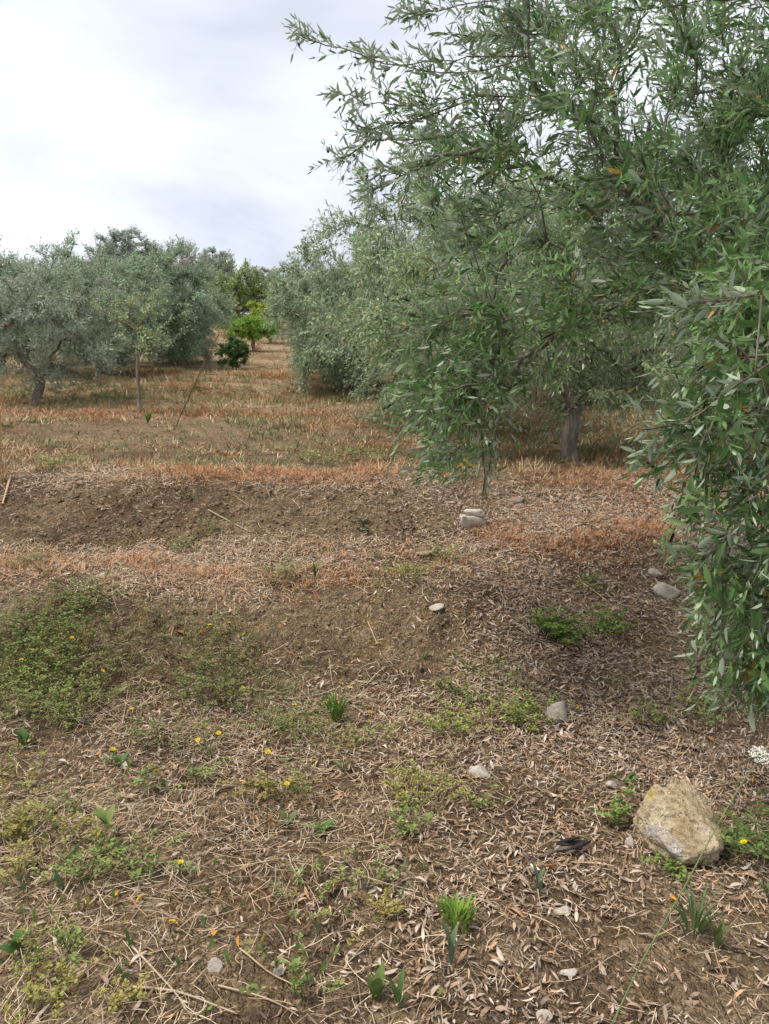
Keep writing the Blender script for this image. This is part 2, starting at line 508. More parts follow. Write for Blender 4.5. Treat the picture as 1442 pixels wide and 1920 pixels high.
# ------------------------------------------------------------------ trees
class Tree:
    """skeleton grown to attractors; pipe-model radii; twigs with leaves"""
    def __init__(s, seed, root, trunk_pts, r_tip=0.004, expo=0.46):
        s.g = np.random.default_rng(seed)
        s.P = [np.asarray(p, float) for p in trunk_pts]
        s.par = [-1] + list(range(len(trunk_pts) - 1))
        s.chains = [(list(range(len(trunk_pts))), 'trunk')]
        s.tips = []
        s.r_tip = r_tip; s.expo = expo
        s.first = 0
    def grow(s, targets, kind='branch', seg=0.14, sag=0.12, jitter=0.03, from_first=0, maxup=None):
        g = s.g
        c = s.P[len(s.chains[0][0]) - 1]
        targets = sorted(targets, key=lambda p: np.linalg.norm(p - c))
        for t in targets:
            A = np.array(s.P)
            d = np.linalg.norm(A - t, axis=1)
            d[:from_first] += 5
            dr = np.linalg.norm(A - c, axis=1)
            cost = d + 0.25 * dr
            k = int(np.argmin(cost))
            p0 = s.P[k]
            L = np.linalg.norm(t - p0)
            n = max(2, int(L / seg))
            prev = k; chain = [k]
            side = g.normal(0, 1, 3); side -= side.dot(t - p0) / max(L, 1e-6) ** 2 * (t - p0)
            for q in range(1, n + 1):
                f = q / n
                p = p0 + (t - p0) * f + np.array([0, 0, 1.0]) * sag * L * math.sin(math.pi * f) + side * 0.06 * L * math.sin(math.pi * f) + g.normal(0, jitter, 3) * (f < 1) * min(1, L)
                s.P.append(p); s.par.append(prev); prev = len(s.P) - 1; chain.append(prev)
            s.chains.append((chain, kind))
            s.tips.append(chain)
    def radii(s, rmin=0.0):
        n = len(s.P)
        cnt = np.zeros(n)
        haschild = np.zeros(n, bool)
        for p in s.par:
            if p >= 0: haschild[p] = True
        cnt[~haschild] = 1
        for i in range(n - 1, 0, -1):
            cnt[s.par[i]] += cnt[i]
        s.rad = np.maximum(s.r_tip * cnt ** s.expo, rmin)
    def tubes(s, kinds, sides=6, rscale=1.0, rlo=0.0, rhi=9.0):
        B = Bag()
        A = np.array(s.P)
        for ch, k in s.chains:
            if k not in kinds: continue
            r = s.rad[ch].copy()
            if len(ch) > 1 and k != 'trunk': r[0] = r[1]
            if r[0] < rlo or r[0] >= rhi: continue
            V, F = tube(A[ch], r * rscale, sides, wob=0.12, rng=s.g)
            B.add(V, F)
        return B
    def twigs(s, per, length, outc, up=0.25, rnd=0.7, droop=0.35, outw=0.7, last=0.7):
        g = s.g
        A = np.array(s.P)
        S = []; D = []
        for ch in s.tips:
            k0 = int(len(ch) * (1 - last))
            for _ in range(per):
                i = ch[min(len(ch) - 1, k0 + int(g.random() * (len(ch) - k0)))]
                S.append(A[i] + g.normal(0, .012, 3))
                ax = A[ch[-1]] - A[ch[0]]
                ax = ax / max(np.linalg.norm(ax), 1e-6)
                o = A[i] - outc; o = o / max(np.linalg.norm(o), 1e-6)
                d = o * outw + 0.35 * ax + np.array([0, 0, up]) + g.normal(0, rnd, 3) * 0.6
                D.append(d)
        S = np.array(S); D = nrm(np.array(D))
        L = length * (0.55 + 0.8 * g.random(len(S)))
        return s.twig_pts(S, D, L, droop)
    def twig_pts(s, S, D, L, droop, k=6):
        t = np.linspace(0, 1, k)[None, :, None]
        drp = (droop * (0.4 + 1.2 * s.g.random(len(S))))[:, None, None]
        side = nrm(s.g.normal(0, 1, S.shape))[:, None, :] * 0.10
        return S[:, None] + L[:, None, None] * (D[:, None] * t + np.array([0, 0, -1.0]) * drp * t ** 2 + side * t ** 2)
def twig_tubes(TP, r0=0.0022, sides=3):
    N, k, _ = TP.shape
    T = nrm(np.gradient(TP, axis=1))
    U = nrm(np.cross(T, np.array([0.13, 0.2, 1.0]))); W = np.cross(T, U)
    r = r0 * np.linspace(1, 0.35, k)
    a = np.arange(sides) * 2 * math.pi / sides
    V = TP[:, :, None] + r[None, :, None, None] * (np.cos(a)[None, None, :, None] * U[:, :, None] + np.sin(a)[None, None, :, None] * W[:, :, None])
    V = V.reshape(-1, 3)
    base = (np.arange(N) * k * sides)[:, None, None] + (np.arange(k - 1) * sides)[None, :, None]
    j = np.arange(sides)[None, None]; j2 = (j + 1) % sides
    F = np.stack([base + j, base + j2, base + sides + j2, base + sides + j], -1).reshape(-1, 4)
    return V, F
def twig_ribbons(TP, r0=0.002):
    T = TP[:, [0, 2, TP.shape[1] - 1]]
    N = len(T)
    d = nrm(T[:, 2] - T[:, 0]); U = nrm(np.cross(d, np.array([0.3, 0.9, 0.2])))
    r = (r0 * np.array([1, .8, .4]))[None, :, None]
    V = np.stack([T - U[:, None] * r, T + U[:, None] * r], 2).reshape(-1, 3)
    b = np.arange(N)[:, None] * 6 + np.array([[0, 2]])
    F = np.stack([b, b + 1, b + 3, b + 2], -1).reshape(-1, 4)
    return V, F
def twig_leaves(g, TP, pairs, L, wr, spread=0.85, t0=0.12, sd=0.25, face_up=0.5, hang=-0.10):
    """opposite pairs of leaves along each twig; returns arrays"""
    N, k, _ = TP.shape
    n = pairs * 2 + 1
    tt = np.concatenate([np.repeat(np.linspace(t0, 0.97, pairs), 2), [1.0]])
    tt = np.clip(tt[None] + g.normal(0, 0.02, (N, n)), 0.02, 0.999)
    x = tt * (k - 1); i = np.clip(x.astype(int), 0, k - 2); f = (x - i)[..., None]
    ii = np.arange(N)[:, None]
    P = TP[ii, i] * (1 - f) + TP[ii, i + 1] * f
    T = nrm(TP[ii, i + 1] - TP[ii, i])
    U = nrm(np.cross(T, np.array([0.11, 0.17, 1.0]))); W = np.cross(T, U)
    ph = np.concatenate([np.arange(pairs).repeat(2) * (math.pi / 2) + np.tile([0, math.pi], pairs), [0]])[None] + g.random((N, 1)) * 6.28 + g.normal(0, .35, (N, n))
    perp = np.cos(ph)[..., None] * U + np.sin(ph)[..., None] * W
    ang = np.clip(g.normal(spread, sd, (N, n)), 0.15, 1.5); ang[:, -1] = 0.1
    a = np.cos(ang)[..., None] * T + np.sin(ang)[..., None] * perp
    a = a + np.array([0, 0, hang])
    nn = T * np.sin(ang)[..., None] - perp * np.cos(ang)[..., None] + g.normal(0, .3, (N, n, 3))
    nn = nn + np.array([0, 0, face_up])
    sz = L * np.clip(g.normal(1, .27, (N, n)), .4, 1.6) * (1.0 - 0.35 * (tt > .9))
    return P.reshape(-1, 3), a.reshape(-1, 3), nn.reshape(-1, 3), sz.ravel(), (sz * wr * np.clip(g.normal(1, .15, (N, n)), .6, 1.4)).ravel()
def leaf_colors(g, n, base, var=0.25, yellow=0.0, P=None, pale=None):
    c = 1.22 * np.array(base)[None] * (1 + g.normal(0, var, (n, 1))) * (1 + g.normal(0, 0.07, (n, 3)))
    if P is not None:      # sprays of older and younger growth
        q = fbm(P[:, 0] * 2.1 + P[:, 2] * 1.3, P[:, 1] * 2.1 - P[:, 2] * 1.7, 91, 3)
        c = c * (0.75 + 0.55 * q)[:, None]
    if pale is not None:
        m = g.random(n) < 0.42
        c[m] = np.array(pale) * (1 + g.normal(0, .15, (m.sum(), 1)))
    if yellow:
        m = g.random(n) < yellow
        c[m] = np.array([0.42, 0.22, 0.03]) * (1 + g.normal(0, .25, (m.sum(), 1)))
    return np.clip(c, 0.01, 0.9)

def in_ellipsoid(g, n, c, r, lump=0.25, seed=0, power=0.55, zmin=None):
    out_ = []
    while len(out_) < n:
        d = nrm(g.normal(0, 1, (1, 3)))[0]
        q = 1 - lump + 2 * lump * float(vnoise(d[0] * 2.2 + seed * 7.1, d[1] * 2.2 + d[2] * 3.1, seed))
        p = np.array(c) + d * np.array(r) * q * g.random() ** power
        if zmin is not None and p[2] < zmin: continue
        out_.append(p)
    return out_

def olive(seed, trunk_h, trunk_r, cc, cr, n_att, per, tlen, pairs, L, wr, base, n_limb=5, up=0.3, droop=0.3, lump=0.25, zmin=0.3, quad=True, lean=(0, 0), yellow=0.0, pale=None, rnd=0.7, r_tip=0.004, twig_r=0.002, power=0.55):
    """builds meshes in local coordinates, base of the trunk at the origin"""
    g = np.random.default_rng(seed)
    tp = [np.array([0, 0, -0.12]), np.array([lean[0] * .2, lean[1] * .2, trunk_h * .35]), np.array([lean[0] * .6, lean[1] * .6, trunk_h * .7]), np.array([lean[0], lean[1], trunk_h])]
    T = Tree(seed, tp[0], tp, r_tip)
    cc = np.array(cc, float); cr = np.array(cr, float)
    limbs = []
    for i in range(n_limb):
        a = (i + .3 * g.random()) * 6.283 / n_limb
        e = 0.25 + 0.6 * g.random()
        limbs.append(cc + cr * np.array([math.cos(a) * .55, math.sin(a) * .55, e - .35]))
    T.grow(limbs, 'limb', 0.16, 0.02, 0.03)
    T.grow(in_ellipsoid(g, n_att, cc, cr, lump, seed, power, zmin), 'branch', 0.16, 0.05, 0.025, from_first=2)
    T.radii()
    T.rad = np.maximum(trunk_r * (T.rad / T.rad[1]) ** 1.45, 0.0025)
    for i, f in enumerate((1.35, 1.0, .92, .95)):
        T.rad[i] = trunk_r * f
    f = np.linspace(0, 1, 12); TPk = np.array(tp)
    q = np.stack([np.interp(f, [0, .35, .7, 1], TPk[:, k]) for k in range(3)], 1) + np.stack([np.sin(f * 7 + seed) * .025, np.cos(f * 5 + seed) * .025, f * 0], 1) * (f > .05)[:, None]
    q[-1] = TPk[-1]
    rr = trunk_r * (1 + .75 * np.exp(-f * 7) + .10 * np.sin(f * 11 + seed) + .22 * f ** 3)
    Vt, Ft = tube(q, rr, 14)
    ang = np.arctan2(Vt[:, 1] - np.repeat(q[:, 1], 14), Vt[:, 0] - np.repeat(q[:, 0], 14))
    flute = 1 + .13 * np.sin(ang * 3 + Vt[:, 2] * 4) + .09 * np.sin(ang * 5 - Vt[:, 2] * 7 + seed) + .10 * (g.random(len(Vt)) - .5)
    cq = np.repeat(q, 14, 0); Vt[:, :2] = cq[:, :2] + (Vt[:, :2] - cq[:, :2]) * flute[:, None]
    tb = Bag(); tb.add(Vt, Ft)
    lb = T.tubes(['limb'], 7)
    bb = T.tubes(['branch'], 3)
    TP = T.twigs(per, tlen, cc, up, rnd, droop)
    V, F = twig_ribbons(TP[::2], twig_r * 1.3)
    bb.add(V, F)
    P, a, nn, LL, WW = twig_leaves(g, TP, pairs, L, wr)
    col = leaf_colors(g, len(P), base, .2, yellow, P, pale)
    R = leafR(a, nn, LL, WW)
    if quad: V, F, C = inst(LEAF4, LEAF4F, R, P, col)
    else: V, F, C = inst(LEAF6, LEAF6F, R, P, col)
    return dict(trunk=tb.mesh('trunk', M_BARK, True), limbs=lb.mesh('limbs', M_BARK, True), branches=bb.mesh('branches', M_TWIG, True), crown=np_mesh('crown', V, F, C, M_OLIVE))
def put_tree(name, parts, label, loc, rot=0.0, scale=1.0, group=None, cat='tree'):
    t = thing(name, label, cat, loc, group)
    t.rotation_euler = (0, 0, rot)
    t.scale = (scale,) * 3 if not hasattr(scale, '__len__') else scale
    tr = link('trunk', parts['trunk'], t, local=True)
    link('limbs', parts['limbs'], tr, local=True)
    c = link('crown', parts['crown'], t, local=True)
    link('branches', parts['branches'], c, local=True)
    return t
def gz(x, y):
    return np.array([x, y, float(hfull(x, y)) - 0.02])

# --- the row of olives on the right -----------------------------------------
OL_G = (0.19, 0.265, 0.115)
ROW = 'olive trees in the right hand row'
t2 = olive(21, 0.75, 0.09, (0.1, 0, 2.1), (2.85, 2.2, 1.7), 320, 20, 0.42, 6, 0.076, 0.26, OL_G, 5, 0.2, 0.42, .25, 0.78, yellow=.012, pale=(0.36, 0.43, 0.23), power=.45)
put_tree('olive_tree', t2, 'broad leafy olive tree with short grey trunk behind the stacked stones', gz(2.48, 10.0), 0.0)
t3 = olive(22, 0.6, 0.10, (0, 0, 1.75), (2.2, 2.0, 1.8), 250, 20, 0.42, 6, 0.085, 0.26, (0.195, 0.27, 0.13), 5, 0.3, 0.55, .22, 0.1, pale=(0.36, 0.43, 0.25), power=.45)
put_tree('olive_tree', t3, 'bushy silver green olive tree with foliage down to the ground, second in its row', gz(1.2, 14.2), 0.6, (1.14, 1.14, 1.38))
vA = olive(31, 0.6, 0.10, (0, 0, 1.75), (2.0, 1.9, 1.75), 240, 20, 0.42, 5, 0.105, 0.27, (0.205, 0.285, 0.16), 5, 0.35, 0.45, .22, 0.1, pale=(0.31, 0.38, 0.23), power=.45)
vB = olive(32, 0.8, 0.09, (0.1, 0, 1.85), (1.9, 1.9, 1.65), 240, 20, 0.42, 5, 0.105, 0.27, (0.20, 0.285, 0.17), 5, 0.45, 0.35, .25, 0.25, pale=(0.29, 0.36, 0.25), power=.45)
put_tree('olive_tree', vA, 'third olive in its row, pale crown leaning over the mown lane', gz(-1.0, 20.5), 1.1, (1.05, 1.05, 1.16))
put_tree('olive_tree', vA, 'fourth olive in its row, half hidden, beside the small citrus tree', gz(-1.75, 27.5), 2.9, 1.0)
put_tree('olive_tree', vB, 'far olive behind the others where the lane ends', gz(-2.0, 37), 0.4, 1.15)
put_tree('olive_tree', vB, 'olive showing only through gaps behind the broad leafy olive', gz(7.0, 12.5), 4.0, 1.15)
put_tree('olive_tree', vA, 'olive hidden deep behind the broad leafy olive', gz(4.6, 17.5), 5.0, 1.1)

# --- the row of olives on the left ------------------------------------------
tA = olive(41, 0.62, 0.085, (0.25, 0, 2.0), (2.05, 1.7, 1.6), 190, 20, 0.38, 5, 0.085, 0.25, (0.25, 0.29, 0.20), 4, 0.5, 0.25, .3, 0.55, pale=(0.32, 0.35, 0.28), rnd=.8, r_tip=.005, lean=(.12, 0))
put_tree('olive_tree', tA, 'thin crowned olive with forked grey trunk at the edge of the left row', gz(-7.85, 17), 0.0)
put_tree('olive_tree', vB, 'dense olive with dark trunk between forked olive and slender sapling', gz(-8.1, 21.5), 1.9, 0.98)
put_tree('olive_tree', vB, 'tall rounded grey green olive rising behind the slender sapling', gz(-7.5, 25.5), 3.3, 1.12)
put_tree('olive_tree', vA, 'dark bushy olive beside the leaning stake, foliage nearly touching the ground', gz(-7.75, 28.5), 4.4, 1.0)
put_tree('olive_tree', vB, 'olive at the far left behind the thin crowned olive', gz(-11.8, 23.5), 5.3, 1.05)
put_tree('olive_tree', vA, 'pale olive behind the forked olive and the dark trunked olive', gz(-11.2, 28.5), 0.3, 1.1)

# --- the far trees above the lane and on the skyline -------------------------
M_FOL = leaf_material('broad_leaf', None, 0.28, 0.55, 0.3)
def round_tree(seed, trunk_h, trunk_r, cc, cr, n_att, per, base, L=0.1, wr=0.45, tlen=0.3, lump=.25, zmin=.4, up=.4, droop=.1, pairs=4, var_pale=None, n_limb=5):
    p = olive(seed, trunk_h, trunk_r, cc, cr, n_att, per, tlen, pairs, L, wr, base, n_limb, up, droop, lump, zmin, pale=var_pale, power=.45)
    p['crown'].materials.clear(); p['crown'].materials.append(M_FOL)
    return p
citrus = round_tree(51, 0.5, 0.075, (0, 0, 1.05), (1.3, 1.1, 0.58), 100, 15, (0.20, 0.33, 0.05), .09, .5, .22, .2, .55, n_limb=5)
put_tree('citrus_tree', citrus, 'small bright green round headed tree with dark forked trunk by the lane', gz(-5.95, 34.5))
yell = round_tree(52, 0.8, 0.08, (0, 0, 1.7), (1.25, 1.2, 1.2), 100, 14, (0.29, 0.35, 0.05), .12, .5, .25, .25, .5)
put_tree('citrus_tree', yell, 'yellow green leafy tree behind the small bright green tree', gz(-5.9, 39.5), 0.0, 0.85)
bush = round_tree(53, 0.25, 0.04, (0, 0, 0.62), (0.55, 0.5, 0.52), 60, 14, (0.09, 0.18, 0.06), .075, .5, .16, .2, .15, n_limb=4)
put_tree('shrub', bush, 'small dark green bush standing alone beside the leaning stake', gz(-5.1, 25.6), cat='shrub')
dk = round_tree(54, 0.9, 0.13, (0, 0, 2.3), (2.3, 2.1, 1.9), 160, 14, (0.20, 0.25, 0.095), .16, .4, .45, .25, .5, .3)
put_tree('almond_tree', dk, 'dark olive brown tree closing the end of the lane', gz(-8.6, 46), 0.4, 1.0)
put_tree('almond_tree', dk, 'dark tree behind the yellow green tree at the lane end', gz(-6.0, 50), 2.4, 0.95)
gr = round_tree(55, 1.6, 0.16, (0, 0, 3.9), (2.3, 2.2, 2.2), 200, 14, (0.26, 0.30, 0.25), .2, .35, .5, .3, 1.2, .4)
gr2 = round_tree(56, 1.6, 0.16, (0, 0, 3.8), (2.6, 2.2, 2.1), 170, 12, (0.33, 0.325, 0.29), .2, .3, .55, .38, 1.2, .6)
for mt, px, d, s_, r_, lb in ((gr, 240, 60, 1.06, 0.3, 'round topped grey tree standing highest on the skyline'),
                              (gr2, 352, 62, 0.98, 1.2, 'pale brownish grey tree with open crown on the skyline'),
                              (gr, 418, 65, 0.86, 2.2, 'dark rounded tree on the skyline next to the open crowned one'),
                              (gr, 497, 68, 0.66, 4.0, 'small grey tree on the skyline above the lane'),
                              (gr2, 300, 66, 0.95, 4.4, 'wispy grey tree on the skyline beside the highest round one'),
                              (gr2, 190, 58, 0.74, 5.4, 'low grey tree on the skyline behind the left row'),
                              (gr, 455, 74, 0.62, 1.4, 'low dark tree on the skyline at the end of the lane')):
    put_tree('skyline_tree', mt, lb, gz((px - 721) / FPX * d, d), r_, s_, 'trees on the skyline')

# --- slender sapling and leaning stake --------------------------------------
def sapling():
    b = gz(-5.02, 15.4)
    t = thing('sapling_tree', 'slender sapling with bare thin stem and pale feathery leaves', 'tree', b)
    g = np.random.default_rng(61)
    top = at(258, 668, 15.4)
    P = np.array([b + [0, 0, -.1], b + (top - b) * .33 + [.02, 0, 0], b + (top - b) * .66 + [-.015, 0, 0], top])
    V, F = tube(P, [.045, .036, .032, .034], 8)
    B = Bag(); B.add(V, F)
    tr = link('trunk', B.mesh('trunk', M_BARK, True), t)
    T = Tree(62, P[0], list(P), .004)
    T.grow([at(302, 648, 15.2), at(245, 600, 15.6), at(270, 590, 15.2)], 'limb', .1, .05, .02)
    ctr = at(262, 615, 15.4)
    tg = [ctr + np.array([g.normal(0, .38), g.normal(0, .35), g.uniform(-.35, .62)]) for _ in range(34)]
    tg += [at(x, y, 15.4) for x, y in ((222, 590), (240, 570), (262, 562), (288, 560), (296, 555), (300, 630), (210, 600), (286, 580))]
    T.grow(tg, 'branch', .1, .05, .02, from_first=3)
    T.radii()
    T.rad = np.maximum(T.rad * .9, .003)
    lb = T.tubes(['limb', 'branch'], 5)
    TP = T.twigs(7, .24, ctr, .6, .6, .1)
    V, F = twig_tubes(TP, .003); lb.add(V, F)
    link('limbs', lb.mesh('limbs', M_BARK, True), tr)
    P_, a, nn, L, W = twig_leaves(g, TP, 4, .06, .38)
    V, F, C = inst(LEAF4, LEAF4F, leafR(a, nn, L, W), P_, leaf_colors(g, len(P_), (.30, .37, .18), .2))
    link('crown', np_mesh('crown', V, F, C, M_FOL), t)
sapling()
M_RUST = bark_material('weathered_cane', (0.13, 0.08, 0.055), (0.21, 0.14, 0.09), 40)
def stake():
    a = gp(330, 800); d = a[1]
    b = at(412, 622, d + .25)
    P = np.array([a - (b - a) * .06 + (b - a) * f + np.array([0, 0, 1]) * .03 * math.sin(3.1 * f) for f in np.linspace(0, 1.06, 9)])
    r = .68 * np.array([.016, .017, .015, .0165, .014, .015, .013, .0125, .010])
    V, F = tube(P, r, 8)
    B = Bag(); B.add(V, F)
    o = thing('cane_stake', 'thin brown cane stake leaning beside the slender sapling', 'stake', a)
    link('cane', B.mesh('cane', M_RUST, True), o)
    for k in (2, 4, 6):                    # nodes of the cane
        V, F = tube(np.array([P[k] - (P[k+1] - P[k]) * .03, P[k], P[k] + (P[k+1] - P[k]) * .03]), [.008, .0145, .008], 8)
        B = Bag(); B.add(V, F); link('node', B.mesh('node', M_RUST, True), o)
stake()

# ------------------------------------------------------------------ near olive on the right
NEAR = [(1500, -60), (900, -60), (905, 40), (880, 120), (820, 130), (770, 190), (830, 215), (800, 260), (850, 300), (805, 340),
        (880, 400), (890, 510), (800, 575), (790, 650), (790, 760), (830, 800), (860, 880), (915, 890), (930, 800), (960, 730), (990, 670),
        (1080, 615), (1200, 610), (1300, 600), (1500, 600)]
EDGE = [(1325, 600), (1360, 500), (1420, 400), (1500, 380), (1500, 1310), (1400, 1270), (1385, 1180), (1350, 1110), (1350, 960), (1310, 860), (1285, 810), (1340, 760), (1350, 660)]
def near_olive():
    g = np.random.default_rng(71)
    base = gz(2.75, 4.5)
    t = thing('olive_tree', 'nearest olive tree, large dark green leaves hanging over the right side with green olives', 'tree', base)
    tp = [base + [0, 0, -.12], base + [-.03, 0, .4], base + [.02, .02, .8], base + [-.05, 0, 1.15]]
    T = Tree(72, tp[0], tp, .0035)
    limbs = [at(1330, 520, 4.2), at(1230, 440, 4.15), at(1150, 340, 4.1), at(1060, 200, 4.0), np.array([2.0, 3.4, 2.6]), np.array([3.6, 5.2, 3.2]), np.array([2.6, 5.6, 3.4]), np.array([3.7, 3.8, 3.0])]
    T.grow(limbs, 'limb', .14, .03, .02)
    tg = []
    # crown volume: in view it fills its own outline, out of view a plain round head
    cc = np.array([2.3, 4.4, 2.75]); cr = np.array([2.6, 1.5, 2.1])
    tries = 0
    while len(tg) < 390:
        p = cc + cr * nrm(g.normal(0, 1, 3)) * g.random() ** .42 * 1.05
        if p[1] < 3.1: continue
        px, py = proj(p)
        if 0 < px[0] < 1480 and -30 < py[0] < 1950:
            if not inpoly(px, py, NEAR)[0]: continue
            # thinner near the top where the sky shows through
            pass
        elif g.random() < .72: continue
        tg.append(p)
    # low skirt on the left: hanging sprays
    for _ in range(26):
        x, y = g.uniform(790, 950), g.uniform(580, 880)
        if inpoly(np.array([x]), np.array([y]), NEAR)[0]: tg.append(at(x, y, g.uniform(3.6, 4.5)))
    T.grow(tg, 'branch', .13, .10, .02, from_first=4)
    n_main = len(T.tips)
    # branch hanging close on the right
    te = []
    while len(te) < 68:
        x, y = g.uniform(1240, 1500), g.uniform(380, 1310)
        if inpoly(np.array([x]), np.array([y]), EDGE)[0]: te.append(at(x, y, g.uniform(2.35, 3.05) + .7 * max(0, (640 - y) / 260)))
    te += [at(1560, 700, 3.1), at(1580, 900, 2.9), at(1540, 1000, 2.7), at(1600, 600, 3.3)]
    T.grow(te, 'branch', .12, .16, .02, from_first=4)
    # the bare reaching shoots against the sky
    paths = [[(960, 108), (880, 105), (800, 120), (720, 122), (640, 92), (585, 76), (556, 62)],
             [(960, 118), (860, 135), (790, 140), (710, 108), (690, 103)],
             [(950, 182), (880, 182), (800, 198), (740, 200), (690, 190), (655, 182), (632, 172)],
             [(900, 184), (830, 205), (760, 228), (700, 240), (668, 236)],
             [(800, 220), (740, 235), (695, 250), (678, 275), (655, 290), (634, 294)],
             [(900, 235), (840, 255), (780, 262), (730, 262), (700, 262)],
             [(900, 280), (840, 292), (780, 305), (735, 312), (700, 318)],
             [(850, 300), (800, 312), (750, 332), (720, 350), (690, 364)],
             [(930, 0), (860, 8), (820, 20), (790, 26), (768, 20), (750, 8)],
             [(980, 60), (920, 66), (880, 70), (846, 66)],
             [(830, 300), (822, 330), (818, 360), (812, 385)],
             [(770, 310), (760, 345), (756, 380), (754, 400)],
             [(1000, 400), (930, 430), (880, 455), (850, 470)],
             [(960, 560), (880, 580), (800, 590), (745, 585)],
             [(930, 640), (860, 660), (800, 700), (755, 745)],
             [(900, 700), (850, 750), (815, 800), (800, 840)],
             [(900, 720), (905, 800), (905, 870), (906, 920)],
             [(930, 700), (935, 780), (925, 840), (918, 880)],
             [(1040, 620), (985, 665), (940, 690), (900, 720)],
             [(1420, 700), (1340, 760), (1270, 800), (1205, 805)], [(1420, 760), (1340, 820), (1280, 850), (1225, 850)],
             [(1430, 560), (1360, 560), (1310, 570), (1275, 580)], [(1440, 1000), (1390, 1100), (1340, 1170), (1300, 1185)],
             [(1440, 1050), (1400, 1150), (1370, 1230), (1340, 1270)], [(1442, 900), (1380, 990), (1330, 1040), (1295, 1050)]]
    shoots = []
    for k, ph in enumerate(paths):
        d0 = 4.0 if k < 13 else (3.9 if k < 19 else 2.6)
        dd = g.uniform(-.35, .15)
        pts = [at(x, y, d0 + dd + .05 * i + g.normal(0, .02)) for i, (x, y) in enumerate(ph)]
        # tie the shoot to the nearest branch
        A = np.array(T.P); kk = int(np.argmin(np.linalg.norm(A - pts[0], axis=1)))
        prev = kk; ch = [kk]
        for i in range(len(pts) - 1):
            for f in (0.0, .5):
                T.P.append(pts[i] * (1 - f) + pts[i+1] * f + g.normal(0, .006, 3)); T.par.append(prev); prev = len(T.P) - 1; ch.append(prev)
        T.P.append(pts[-1]); T.par.append(prev); ch.append(len(T.P) - 1)
        T.chains.append((ch, 'branch')); shoots.append(ch)
    T.radii()
    r1 = T.rad[1]
    T.rad = np.maximum(.125 * (T.rad / r1) ** 1.5, .0024)
    for i, f in enumerate((1.3, 1.0, .9, .92)): T.rad[i] = .125 * f
    tr = link('trunk', T.tubes(['trunk'], 12).mesh('trunk', M_BARK, True), t)
    A = np.array(T.P)
    for ch, k in T.chains:
        if k == 'limb':
            B = Bag(); r = T.rad[ch].copy(); r[0] = r[1]
            B.add(*tube(A[ch], r, 8, wob=.12, rng=g))
            link('limb', B.mesh('limb', M_BARK, True), tr)
    bb = T.tubes(['branch'], 4)
    # leaves
    main = T.tips
    T.tips = main[:n_main]
    TP1 = T.twigs(13, .30, np.array([2.6, 4.6, 2.2]), .1, .85, .3)
    T.tips = main[n_main:]
    TP2 = T.twigs(9, .27, np.array([2.4, 3.4, 2.2]), -.05, .95, .42)
    # shoots: leaves straight on the shoot and on short side twigs
    S = []; D = []; Ls = []
    for ch in shoots:
        for i in range(2, len(ch)):
            ax = nrm(A[ch[i]] - A[ch[i-1]])
            for _ in range(3 if i < len(ch) - 1 else 2):
                S.append(A[ch[i]] * .5 + A[ch[i-1]] * .5 + g.normal(0, .004, 3))
                D.append(ax * .9 + g.normal(0, .38, 3) + (np.array([0, 0, .15]) if i < 14 else 0)); Ls.append(g.uniform(.08, .2))
    TP3 = T.twig_pts(np.array(S), nrm(np.array(D)), np.array(Ls), .15)
    leaves = []
    for TP, pr, L in ((TP1, 6, .062), (TP2, 6, .060), (TP3, 4, .056)):
        bb.add(*twig_tubes(TP[:, [0, 2, 5]], .0019))
        leaves.append(twig_leaves(g, TP, pr, L, .23, .8, face_up=.15, sd=.4, hang=.04))
    P, a, nn, L, W = [np.concatenate(z) for z in zip(*leaves)]
    # keep the leaves inside the tree's outline where the lane and the bank must stay in view
    px, py = proj(P)
    bad = (px < 1240) & (py > 905) | (px > 990) & (px < 1180) & (py > 760) | (py > 1330) & (px < 1500) | (px < 720) & (py > 400) | (px < 1290) & (py > 1060) & (px > 950)
    keep = ~bad & (P[:, 2] > hfull(P[:, 0], P[:, 1]) + .08)
    P, a, nn, L, W = P[keep], a[keep], nn[keep], L[keep], W[keep]
    px, py = px[keep], py[keep]
    col = leaf_colors(g, len(P), (.082, .16, .043), .36, .013, P, (.15, .235, .08))
    R = leafR(a, nn, L, W)
    # the 300 that show largest become leaves of their own
    d = np.linalg.norm(P - np.array([0, 0, EYE]), axis=1)
    facing = np.abs((nrm(np.cross(R[:, :, 0], R[:, :, 1])) * nrm(P - np.array([0, 0, EYE]))).sum(1))
    size = L * W * facing / d ** 2
    size[(px < 0) | (px > 1442) | (py < 0) | (py > 1920)] = 0
    big = np.argsort(-size)[:300]
    m = np.ones(len(P), bool); m[big] = False
    V, F, C = inst(LEAF6, LEAF6F, R[m], P[m], col[m])
    crown = link('crown', np_mesh('crown', V, F, C, M_OLIVE), t)
    crown['kind'] = 'stuff'
    link('branches', bb.mesh('branches', M_TWIG, True), crown)
    lm = []
    for c in ((.085, .17, .045), (.10, .19, .055), (.068, .14, .04), (.15, .24, .08), (.46, .24, .03)):
        lm.append(np_mesh('leaf', FLV, FLF, np.tile(np.array(c), (len(FLV), 1)), M_OLIVE, True))
    for i in big:
        k = int(g.integers(0, 4)) if g.random() > .015 else 4
        o = link('leaf', lm[k], crown)
        Mx = np.eye(4); Mx[:3, :3] = R[i]; Mx[:3, 3] = P[i]
        o.matrix_basis = Matrix(Mx.tolist())
    # fruit
    B = Bag()
    n_s, n_r = 8, 6
    VV = []; 
    for i in range(n_r + 1):
        th = math.pi * i / n_r
        for j in range(n_s):
            VV.append((math.sin(th) * math.cos(j * 6.283 / n_s) * .5 * (1 - .06 * math.cos(th)), math.sin(th) * math.sin(j * 6.283 / n_s) * .5 * (1 - .06 * math.cos(th)), -.72 + .72 * math.cos(th)))
